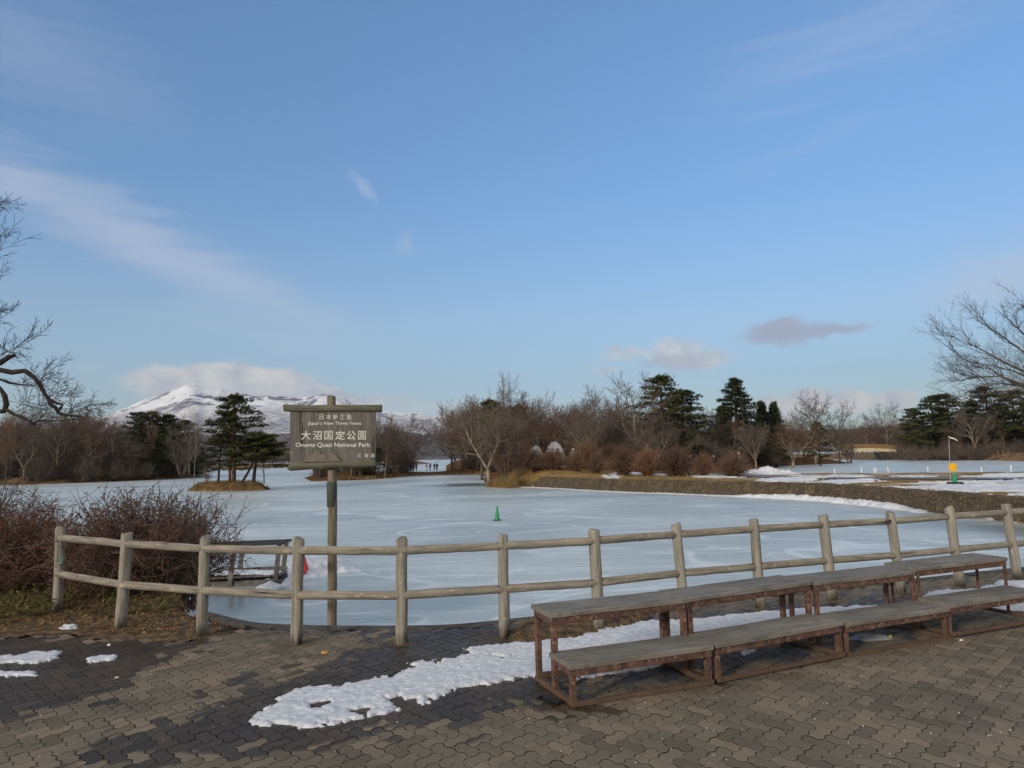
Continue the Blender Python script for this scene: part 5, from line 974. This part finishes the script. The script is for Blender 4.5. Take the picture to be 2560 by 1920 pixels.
# ------------------------------------------------------------------ floating wooden pontoon with railings
M['pont'] = simple('grey_weathered_planks', [lin((62, 60, 57)), lin((94, 91, 86)), lin((116, 112, 106))], 5, .9, .5, .006, (1, 1, 1)); M['pdark'] = simple('dark_tarred_rail', [lin((40, 40, 43)), lin((62, 62, 64))], 12, .8, .3, .004)
pr = G(703, 1463, ICE); DO = Vector((pr.x, pr.y, ICE)); e = empty('pontoon', DO, 'small grey wooden pontoon with railings frozen in beside the shore', 'pontoon', rz=.03); e.rotation_euler = (0, -.022, .03)
Lp = 3.4; Wp = .5
for k, (zz, hh) in enumerate(((.07, .06),)):
    mb = MB(); mb.box((-Lp/2, .02, zz), (Lp/2, .02, hh)); mb.build('side_board', M['pont'], e)
mb = MB()
for k in range(17): mb.box((-.1-k*.2, Wp/2, .215), (.092, Wp/2+.03, .016))
mb.build('deck', M['pont'], e)
mb = MB(); mb.box((-Lp/2, Wp-.02, .09), (Lp/2, .02, .09)); mb.box((-.02, Wp/2, .09), (.02, Wp/2-.05, .09)); mb.box((-Lp+.02, Wp/2, .09), (.02, Wp/2-.05, .09)); mb.box((-Lp/2, .14, .10), (Lp/2-.05, .02, .09)); mb.build('hull_frame', M['pdark'], e)
mb = MB(); mb.box((-Lp/2, Wp-.03, .30), (Lp/2, .015, .045)); mb.build('toe_board', M['pont'], e)
for k in range(4):
    for yy in (-.03, Wp+.02):
        x = -.05-k*.98+(0 if yy < 0 else .0); mb = MB(); mb.beam((x-.08, yy, .0 if yy < 0 else .05), (x+.03, yy+.01, .90), .05, .095); mb.build('rail_post', M['pont'], e)
for yy in (-.02, Wp+.04):
    mb = MB(); mb.beam((-Lp, yy, .93), (.08, yy, .90), .09, .05); mb.build('hand_rail', M['pdark'], e)
# snow lying on the deck
o = snowpatch('thin snow cover on the deck of the wooden pontoon', [(DO.x-3.2, DO.y+.05), (DO.x-.15, DO.y+.08), (DO.x-.15, DO.y+.45), (DO.x-3.2, DO.y+.4)], ICE+.24, .05, .05, .1, .2, M['snow'], seed=51, hf=lambda X, Y: ICE+.236-.022*(DO.x-X)*-1-.03*0+0*Y)

# ------------------------------------------------------------------ bridge, tents
BD = 165.0; e0 = AT(2122, 1131, BD); B0 = Vector((e0.x, BD, ICE)); e = empty('footbridge', B0, 'small arched footbridge with cream side beam and brown railing', 'bridge')
M['cream'] = simple('cream_painted_beam', [lin((176, 160, 124)), lin((206, 190, 152))], 1.2, .8, .1); M['brownrail'] = simple('brown_timber_railing', [lin((120, 92, 60)), lin((150, 118, 78))], 2, .9, .2); M['abut'] = simple('dark_stone_abutment', [lin((46, 46, 42)), lin((86, 82, 74))], 1.5, .95, .8, .1)
n = 20; Vb = []; Vr = []; mbB = MB(); mbR = MB(); mbD = MB()
def arch(f): return AT(2122+120*f, 1127.5-3.2*math.sin(math.pi*min(1, .12+f*.88)), BD)-B0
for k in range(n):
    a = arch(k/n); c = arch((k+1)/n)
    for yy in (0, 3.0): 
        A = a+Vector((0, yy, 0)); C_ = c+Vector((0, yy, 0)); mbB.add([A+Vector((0, 0, -.36)), A+Vector((0, 0, .36)), C_+Vector((0, 0, .36)), C_+Vector((0, 0, -.36)), A+Vector((0, .25, -.36)), A+Vector((0, .25, .36)), C_+Vector((0, .25, .36)), C_+Vector((0, .25, -.36))], [(0, 3, 2, 1), (4, 5, 6, 7), (0, 4, 7, 3), (1, 2, 6, 5)])
        for z0, z1 in ((.42, .52), (.60, .70), (.78, .88), (.96, 1.06), (1.14, 1.30)): mbR.add([A+Vector((0, .05, z0)), A+Vector((0, .05, z1)), C_+Vector((0, .05, z1)), C_+Vector((0, .05, z0)), A+Vector((0, .12, z0)), A+Vector((0, .12, z1)), C_+Vector((0, .12, z1)), C_+Vector((0, .12, z0))], [(0, 3, 2, 1), (4, 5, 6, 7), (1, 2, 6, 5)])
        if k % 2 == 0: mbR.box(A+Vector((0, .09, .85)), (.09, .08, .5))
    mbD.add([a+Vector((0, .2, .2)), a+Vector((0, 3.0, .2)), c+Vector((0, 3.0, .2)), c+Vector((0, .2, .2))], [(0, 1, 2, 3)])
mbB.build('side_beam', M['cream'], e); mbR.build('railing', M['brownrail'], e); mbD.build('deck', M['brownrail'], e)
mb = MB(); q = [AT(2198, 1131, BD)-B0, AT(2255, 1131, BD)-B0, AT(2262, 1152, BD)-B0, AT(2212, 1152, BD)-B0]; mb.add([v+Vector((0, .3, 0)) for v in q]+[v+Vector((0, 2.7, 0)) for v in q], [(0, 3, 2, 1), (4, 5, 6, 7), (0, 1, 5, 4), (1, 2, 6, 5), (2, 3, 7, 6), (3, 0, 4, 7)]); mb.build('abutment', M['abut'], e)
M['tent'] = simple('white_tent_fabric', [lin((176, 178, 184)), lin((214, 214, 216))], 3, .8, .1); M['tentrib'] = simple('grey_tent_rib', [lin((120, 122, 128)), lin((150, 150, 154))], 5, .7, 0)
def dome(px0, px1, by, ty, d, label, peak=.55):
    a = AT(px0, by, d); c = AT(px1, by, d); gz = hm((a.x+c.x)/2, d)-.1; ctr = Vector(((a.x+c.x)/2, d, gz)); T = AT((px0+px1)/2, ty, d); e = empty('dome_tent', ctr, label, 'tent'); w_ = (c.x-a.x)/2; h = T.z-gz; mb = MB(); rb = MB(); n = 16; m_ = 10; V = []
    for j in range(m_+1):
        yy = (j/m_-.0)*w_*2.2
        for k in range(n+1):
            t_ = math.pi*k/n; V.append((-math.cos(t_)*w_*1.15, yy, math.sin(t_)**.8*h))
    mb.add(V, [(j*(n+1)+k, j*(n+1)+k+1, (j+1)*(n+1)+k+1, (j+1)*(n+1)+k) for j in range(m_) for k in range(n)]+[tuple(range(n+1))]); mb.build('fabric', M['tent'], e, False)
    for k in range(1, 14): x = -w_*1.1+w_*2.2*k/14; zt = max(.1, (1-(x/(w_*1.15))**2))**.4*h; rb.tube([Vector((x, -.04, 0)), Vector((x, -.04, zt))], .035, 4)
    rb.tube([Vector((-math.cos(math.pi*k/n)*w_*1.15, -.03, math.sin(math.pi*k/n)**.8*h)) for k in range(n+1)], .07, 5); rb.build('frame', M['tentrib'], e); return e
dome(1366, 1409, 1140, 1105, 80, 'white ribbed dome tent standing behind the bushes'); dome(1325, 1356, 1140, 1114, 84, 'lower white tent left of the dome tent, half hidden by twigs')

# ------------------------------------------------------------------ people
SKIN = simple('skin', [lin((150, 112, 94)), lin((170, 130, 110))], 20, .6, 0)
def clothmat(n, c): return simple(n, [lin(tuple(v*.8 for v in c)), lin(c)], 8, .9, .2, .005)
def skinmesh(name, vs, es, rs, mat, parent, sub=1):
    me = bpy.data.meshes.new(name); me.from_pydata(vs, es, []); o = bpy.data.objects.new(name, me); COL.objects.link(o); mo = o.modifiers.new('s', 'SKIN'); mo.use_smooth_shade = True
    for v, r in zip(me.skin_vertices[0].data, rs): v.radius = (r, r) if not isinstance(r, tuple) else r
    me.skin_vertices[0].data[0].use_root = True
    if sub: o.modifiers.new('d', 'SUBSURF').levels = sub
    bpy.context.view_layer.update(); m2 = bpy.data.meshes.new_from_object(o.evaluated_get(bpy.context.evaluated_depsgraph_get())); bpy.data.objects.remove(o); m2.name = name; m2.materials.clear(); m2.materials.append(mat)
    return obj(name, m2, parent)
def person(loc, H, rz, label, jacket, trousers, hat, stride=.12, armbend=.1, bend=0, sub=1, group=None, bag=None):
    e = empty('person', loc, label, 'person', group, rz); k = H/1.7
    J = {'pel': (0, 0, .93), 'wst': (0, -.01+bend*.1, 1.08), 'chs': (0, .0-bend*.5, 1.32-bend*.1), 'nek': (0, -.01-bend*.8, 1.46-bend*.16), 'hd0': (0, -.02-bend*.95, 1.53-bend*.18), 'hd1': (0, -.03-bend*1.1, 1.62-bend*.2), 'hd2': (0, -.015-bend*1.15, 1.69-bend*.2)}
    def lr(s): 
        b = bend
        return {'sh': (s*.17, -b*.62, 1.40-b*.14), 'el': (s*.23, .02-b*.6-armbend*.1, 1.14-b*.12), 'wr': (s*.22, -.05-b*.6-armbend, .92+armbend*.9-b*.1), 'pm': (s*.215, -.08-b*.6-armbend*1.1, .86+armbend*.95-b*.1), 'hip': (s*.09, 0, .88), 'kn': (s*.10, -.03+s*stride*.45, .50), 'an': (s*.10, .03+s*stride, .10), 'ft': (s*.11, -.11+s*stride, .04)}
    Lm = {1: lr(1), -1: lr(-1)}
    def sk(defs, edges): 
        ids = {n: i for i, (n, p, r) in enumerate(defs)}; return [tuple(c*k for c in p) for n, p, r in defs], [(ids[a], ids[b_]) for a, b_ in edges], [tuple(q*k for q in r) if isinstance(r, tuple) else r*k for n, p, r in defs]
    D = [('pel', J['pel'], .115), ('wst', J['wst'], .105), ('chs', J['chs'], .12), ('nek', J['nek'], .05), ('hd0', J['hd0'], .062), ('hd1', J['hd1'], .082), ('hd2', J['hd2'], .06), ('nose', (0, J['hd1'][1]-.09, J['hd1'][2]-.015), .016)]; E_ = [('pel', 'wst'), ('wst', 'chs'), ('chs', 'nek'), ('nek', 'hd0'), ('hd0', 'hd1'), ('hd1', 'hd2'), ('hd1', 'nose')]
    for s in (1, -1):
        q = Lm[s]; n = str(s); D += [('sh'+n, q['sh'], .052), ('el'+n, q['el'], .04), ('wr'+n, q['wr'], .027), ('pm'+n, q['pm'], .03), ('hip'+n, q['hip'], .085), ('kn'+n, q['kn'], .055), ('an'+n, q['an'], .038), ('ft'+n, q['ft'], .035)]
        E_ += [('chs', 'sh'+n), ('sh'+n, 'el'+n), ('el'+n, 'wr'+n), ('wr'+n, 'pm'+n), ('pel', 'hip'+n), ('hip'+n, 'kn'+n), ('kn'+n, 'an'+n), ('an'+n, 'ft'+n)]
        for f in range(4): D.append(('f%d' % f+n, (q['pm'][0]+s*.004, q['pm'][1]-.03+.018*f, q['pm'][2]-.085+.004*abs(f-1)), .0085)); E_.append(('pm'+n, 'f%d' % f+n))
        D.append(('th'+n, (q['pm'][0]-s*.01, q['pm'][1]-.05, q['pm'][2]-.03), .009)); E_.append(('pm'+n, 'th'+n))
    skinmesh('body', *sk(D, E_), SKIN, e, sub)
    D = [('pel', (0, J['pel'][1], .90), .15), ('wst', J['wst'], .145), ('chs', J['chs'], .165), ('nek', J['nek'], .075)]; E_ = [('pel', 'wst'), ('wst', 'chs'), ('chs', 'nek')]
    for s in (1, -1):
        q = Lm[s]; n = str(s); D += [('sh'+n, q['sh'], .078), ('el'+n, q['el'], .062), ('wr'+n, q['wr'], .046)]; E_ += [('chs', 'sh'+n), ('sh'+n, 'el'+n), ('el'+n, 'wr'+n)]
    skinmesh('jacket', *sk(D, E_), jacket, e, sub)
    D = [('pel', (0, 0, .92), .125)]; E_ = []
    for s in (1, -1):
        q = Lm[s]; n = str(s); D += [('hip'+n, q['hip'], .098), ('kn'+n, q['kn'], .072), ('an'+n, (q['an'][0], q['an'][1], .11), .055)]; E_ += [('pel', 'hip'+n), ('hip'+n, 'kn'+n), ('kn'+n, 'an'+n)]
    skinmesh('trousers', *sk(D, E_), trousers, e, sub)
    for s in (1, -1):
        q = Lm[s]; skinmesh('shoe', *sk([('a', (q['an'][0], q['an'][1]+.03, .055), .05), ('b', (q['ft'][0], q['ft'][1]-.03, .04), .042)], [('a', 'b')]), M['black'], e, sub)
    h = J['hd1']; skinmesh('hat', *sk([('a', (0, h[1]+.035, h[2]-.01), .085), ('b', (0, h[1]+.015, h[2]+.055), .092), ('c', (0, h[1]+.01, h[2]+.10), .05)], [('a', 'b'), ('b', 'c')]), hat, e, sub)
    if bag: skinmesh('backpack', *sk([('a', (0, .17, 1.08), .11), ('b', (0, .17, 1.32), .10)], [('a', 'b')]), bag, e, sub)
    return e
CM = {n: clothmat(n+'_cloth', c) for n, c in {'black': (34, 34, 40), 'navy': (44, 50, 70), 'grey': (120, 118, 120), 'cream': (206, 196, 180), 'white': (226, 224, 220), 'red': (150, 50, 50), 'brown': (88, 70, 58), 'darkbrown': (52, 42, 38), 'pink': (196, 140, 136)}.items()}
pg = [(1028, 1180, 1159, .4, 'black', 'navy', 'black', 'dark clad person at the left of the skaters group beyond the gap', 0), (1034.5, 1178, 1160, 2, 'navy', 'black', 'black', 'person in dark blue in the left cluster beyond the gap', 0), (1041, 1177, 1159, 1, 'black', 'black', 'darkbrown', 'person in black at the right of the left cluster beyond the gap', 0),
      (1066.5, 1177, 1159, 2.4, 'grey', 'cream', 'grey', 'pale grey clad person on the ice beyond the gap, left of three dark ones', 0), (1075, 1177, 1157.5, 1.2, 'black', 'navy', 'black', 'person in black stooping forward on the ice beyond the gap', .12), (1086, 1176, 1158, 0, 'darkbrown', 'black', 'black', 'left one of the closely standing dark pair beyond the gap', 0), (1092.5, 1176, 1157.5, .3, 'black', 'black', 'red', 'right one of the dark pair beyond the gap, with reddish hat', 0)]
for px, by, ty, rz, ja, tr, ha, lab, bd in pg:
    g0 = G(px, by, ICE); T = AT(px, ty, g0.y); person(g0, T.z-ICE, rz, lab, CM[ja], CM[tr], CM[ha], .08, .1, bd, 0)
pg = [(1715, 59, 1183, 1134, 1.6, 'darkbrown', 'black', 'darkbrown', 'walker in dark clothes with legs apart behind the large round bush', .22, None), (1727, 61, 1184, 1136, 1.2, 'black', 'navy', 'black', 'second dark walker close to the right of the first one', .2, 'black'), (1759, 62, 1184, 1138, 2.0, 'brown', 'navy', 'cream', 'walker with pale hat in the middle of the group behind the bushes', .1, None),
      (1774, 60, 1184, 1140, 2.8, 'pink', 'black', 'darkbrown', 'shorter walker in pinkish jacket behind the bushes', .1, None), (1786, 58, 1184, 1136, 1.8, 'black', 'black', 'navy', 'walker in long black coat at the right of the group', .08, 'navy'), (1849, 55.5, 1188, 1132, 1.3, 'cream', 'black', 'white', 'person in cream jacket and white hat behind the reddish round bush', .28, None)]
for px, d, by, ty, rz, ja, tr, ha, lab, stp, bg_ in pg:
    g0 = AT(px, by, d); g0.z = hm(g0.x, g0.y); T = AT(px, ty, d); person(g0, T.z-g0.z, rz, lab, CM[ja], CM[tr], CM[ha], stp, .15, 0, 1, bag=CM[bg_] if bg_ else None)
for px, ja, ha, lab in [(1371, 'black', 'black', 'dark person in front of the left side of the dome tent'), (1380, 'black', 'darkbrown', 'second dark person in front of the dome tent'), (1395, 'darkbrown', 'black', 'dark person before the right side of the dome tent'), (1434, 'white', 'white', 'person in white hat and jacket right of the dome tent')]:
    g0 = AT(px, 1150, 77); g0.z = hm(g0.x, 77); T = AT(px, 1122, 77); person(g0, T.z-g0.z, 1.0, lab, CM[ja], CM['black'], CM[ha], .1, .1, 0, 0)

# ------------------------------------------------------------------ grass, leaves, litter
R = random.Random(12)
def blades(name, n, fn, mat, L=(.05, .14), wd=.003, kind='stuff', lean=.6):
    V = []; Fc = []
    for _ in range(n):
        p = fn()
        if p is None: continue
        a = R.uniform(0, 6.28); l = R.uniform(*L); d = Vector((math.cos(a)*lean*R.random(), math.sin(a)*lean*R.random(), 1)).normalized()*l; s = Vector((-math.sin(a), math.cos(a), 0))*wd; k = len(V)
        m_ = p+d*.5; V += [p-s, p+s, m_+s*.7, m_-s*.7, p+d+Vector((math.cos(a), math.sin(a), -.3))*l*.25*lean]; Fc += [(k, k+1, k+2, k+3), (k+3, k+2, k+4)]
    return tag(obj(name, mesh(name, V, Fc, mat)), kind=kind)
def soilz(x, y): return float(min(0, -1.05+float(sdf(x, y, SOIL))*3.5)+.035*(float(fbm(x, y, .5, 5, 3))-.05)+.06*min(1, max(0, y-float(np.interp(-x, [-p[0] for p in PAVB], [p[1] for p in PAVB]))-.6)))
def onsoil():
    x = R.uniform(-10, -2.7); y = R.uniform(7.2, 9.6)
    if float(sdf(x, y, SOIL)) < .15 or y < np.interp(-x, [-p[0] for p in PAVB], [p[1] for p in PAVB])+.02: return None
    return Vector((x, y, soilz(x, y)-.005))
blades('dead_grass', 5200, onsoil, M['straw'], (.03, .10), .0022, lean=2.2)
def flatleaf(name, n, fn, mat, r=(.012, .035)):
    V = []; Fc = []
    for _ in range(n):
        p = fn()
        if p is None: continue
        u = Vector((R.gauss(0, 1), R.gauss(0, 1), R.gauss(0, .25))).normalized(); v = u.cross(Vector((R.gauss(0, .3), R.gauss(0, .3), 1))).normalized(); s = R.uniform(*r); k = len(V); p = p+Vector((0, 0, .012)); V += [p-u*s, p+v*s*.45+Vector((0, 0, s*.2)), p+u*s, p-v*s*.45+Vector((0, 0, s*.15))]; Fc.append((k, k+1, k+2, k+3))
    return tag(obj(name, mesh(name, V, Fc, mat)), kind='stuff')
flatleaf('leaf_litter', 3600, onsoil, M['litter'])
def sasapt():
    x = R.uniform(-9.5, -3.9); y = R.uniform(8.1, 9.6)
    if R.random() < .35: x = R.uniform(-8, -5.3); y = R.uniform(7.9, 8.7)
    if float(sdf(x, y, SOIL)) < .3: return None
    return Vector((x, y, soilz(x, y)))
V = []; Fc = []
for _ in range(800):
    p = sasapt()
    if p is None: continue
    h = R.uniform(.04, .20)*(1 if p.x < -4.6 else .7); st = p+Vector((R.gauss(0, .05), R.gauss(0, .05), h)); k = len(V); V += [p-Vector((.003, 0, 0)), p+Vector((.003, 0, 0)), st]; Fc.append((k, k+1, k+2))
    for j in range(R.randint(3, 6)):
        a = R.uniform(0, 6.28); u = Vector((math.cos(a), math.sin(a), R.uniform(-.5, .7))).normalized(); v = u.cross(Vector((0, 0, 1))).normalized(); L = R.uniform(.06, .13); wd = L*.14; o_ = st-Vector((0, 0, R.uniform(0, h*.4))); k = len(V)
        V += [o_, o_+u*L*.4+v*wd, o_+u*L*.4-v*wd, o_+u*L-Vector((0, 0, L*.25))]; Fc += [(k, k+1, k+2), (k+1, k+3, k+2)]
tag(obj('bamboo_grass', mesh('bamboo_grass', V, Fc, M['sasa'])), kind='stuff')
# verge of dry grass between fence and benches
vg = [Vector((p[0], p[1])) for p in VERGE]; xs = np.arange(-.6, 2.6, .05); ys = np.arange(6.6, 8.4, .05); X, Y = np.meshgrid(xs, ys)
tag(obj('verge_soil', grid_mesh('verge_soil', xs, ys, -.012+np.clip(sdf(X, Y, VERGE)*.3, -.01, .03)+.02*fbm(X, Y, .3, 4, 6)*np.clip(sdf(X, Y, VERGE)*5, 0, 1), sdf(X, Y, VERGE) > -.03, M['soil'])), kind='structure')
def onverge():
    x = R.uniform(-.6, 2.6); y = R.uniform(6.6, 8.4); return Vector((x, y, .005)) if float(sdf(x, y, VERGE)) > .02 else None
blades('verge_grass', 9000, onverge, M['straw'], (.02, .07), .002, lean=1.6)
def atposts():
    i = R.choice([2, 3, 4, 5, 5, 5, 7, 8, 9, 10, 11]); a = R.uniform(0, 6.28); r = abs(R.gauss(.065, .04))+.045; r = r*(2.2 if i == 5 else 1); return fence[i]+Vector((math.cos(a)*r, math.sin(a)*r*.8, -.002))
blades('grass_at_posts', 1500, atposts, M['straw'], (.015, .05), .0018, lean=1.8)
# golden grass fringe on the bank, wall and islet
def bankpt():
    if R.random() < .55:
        k = R.uniform(0, len(wl)-2); i = int(k); p = wl[i].lerp(wl[i+1], k-i); n_ = R.uniform(-.25, .8); x = p.x+n_*.7; y = p.y+n_*.7
    else: x = R.uniform(0, 26); y = R.uniform(44, 74)
    if float(sdf(x, y, MAIN)) < .0: return None
    return Vector((x, y, hm(x, y)+.0))
blades('bank_grass', 14000, bankpt, M['straw'], (.06, .22), .010, lean=1.2)
def clumppt():
    x = R.uniform(-3.0, 1.6); y = R.uniform(60.5, 66); return Vector((x, y, hm(x, y)-.02)) if .1 < float(sdf(x, y, MAIN)) < 1.6 else None
blades('reed_grass', 3500, clumppt, M['straw'], (.3, .9), .012, lean=.5)
def stripp():
    x = R.uniform(-24, -4); y = R.uniform(93, 117); s = float(sdf(x, y, MAIN)); return Vector((x, y, hm(x, y)-.02)) if 0 < s < 1.5 else None
def facept():
    k = R.uniform(0, len(wl)-2); i = int(k); p = wl[i].lerp(wl[i+1], k-i); d = (wl[i+1]-wl[i]).normalized(); n_ = Vector((d.y, -d.x)); n_ = -n_ if n_.x+n_.y > 0 else n_; h = R.random()**1.6; q = p+n_*(.10+.14*h); return Vector((q.x, q.y, ICE+.86-h*.8))
blades('wall_grass', 5200, facept, M['straw'], (.06, .20), .009, lean=2.0)
blades('reed_strip', 6000, stripp, M['straw'], (.25, .6), .02, lean=.6)
def islp():
    x = R.uniform(-32, -23); y = R.uniform(66.5, 71); s = float(sdf(x, y, ISL)); return Vector((x, y, ICE+min(.75, s*.9)-.05)) if s > .05 else None
blades('islet_reeds', 5000, islp, M['straw'], (.15, .45), .012, lean=.8)
def rshore():
    x = R.uniform(92, 125); y = R.uniform(116, 150); s = float(sdf(x, y, RR)); return Vector((x, y, ICE+s*.3)) if .3 < s < 3.5 else None
blades('shore_reeds', 3500, rshore, M['straw'], (.6, 1.6), .03, lean=.4)

# ------------------------------------------------------------------ the air
hz = bpy.data.materials.new('pale_air'); hz.use_nodes = True; t = NT(hz.node_tree); pv = t.n('ShaderNodeVolumePrincipled'); o = t.n('ShaderNodeOutputMaterial'); t.l(pv.outputs[0], o.inputs['Volume'])
pv.inputs['Color'].default_value = (.80, .86, .95, 1); pv.inputs['Density'].default_value = 4.5e-5; pv.inputs['Anisotropy'].default_value = .2
mb = MB(); mb.box((0, 0, 700), (12500, 12500, 705)); tag(mb.build('haze', hz), kind='stuff')
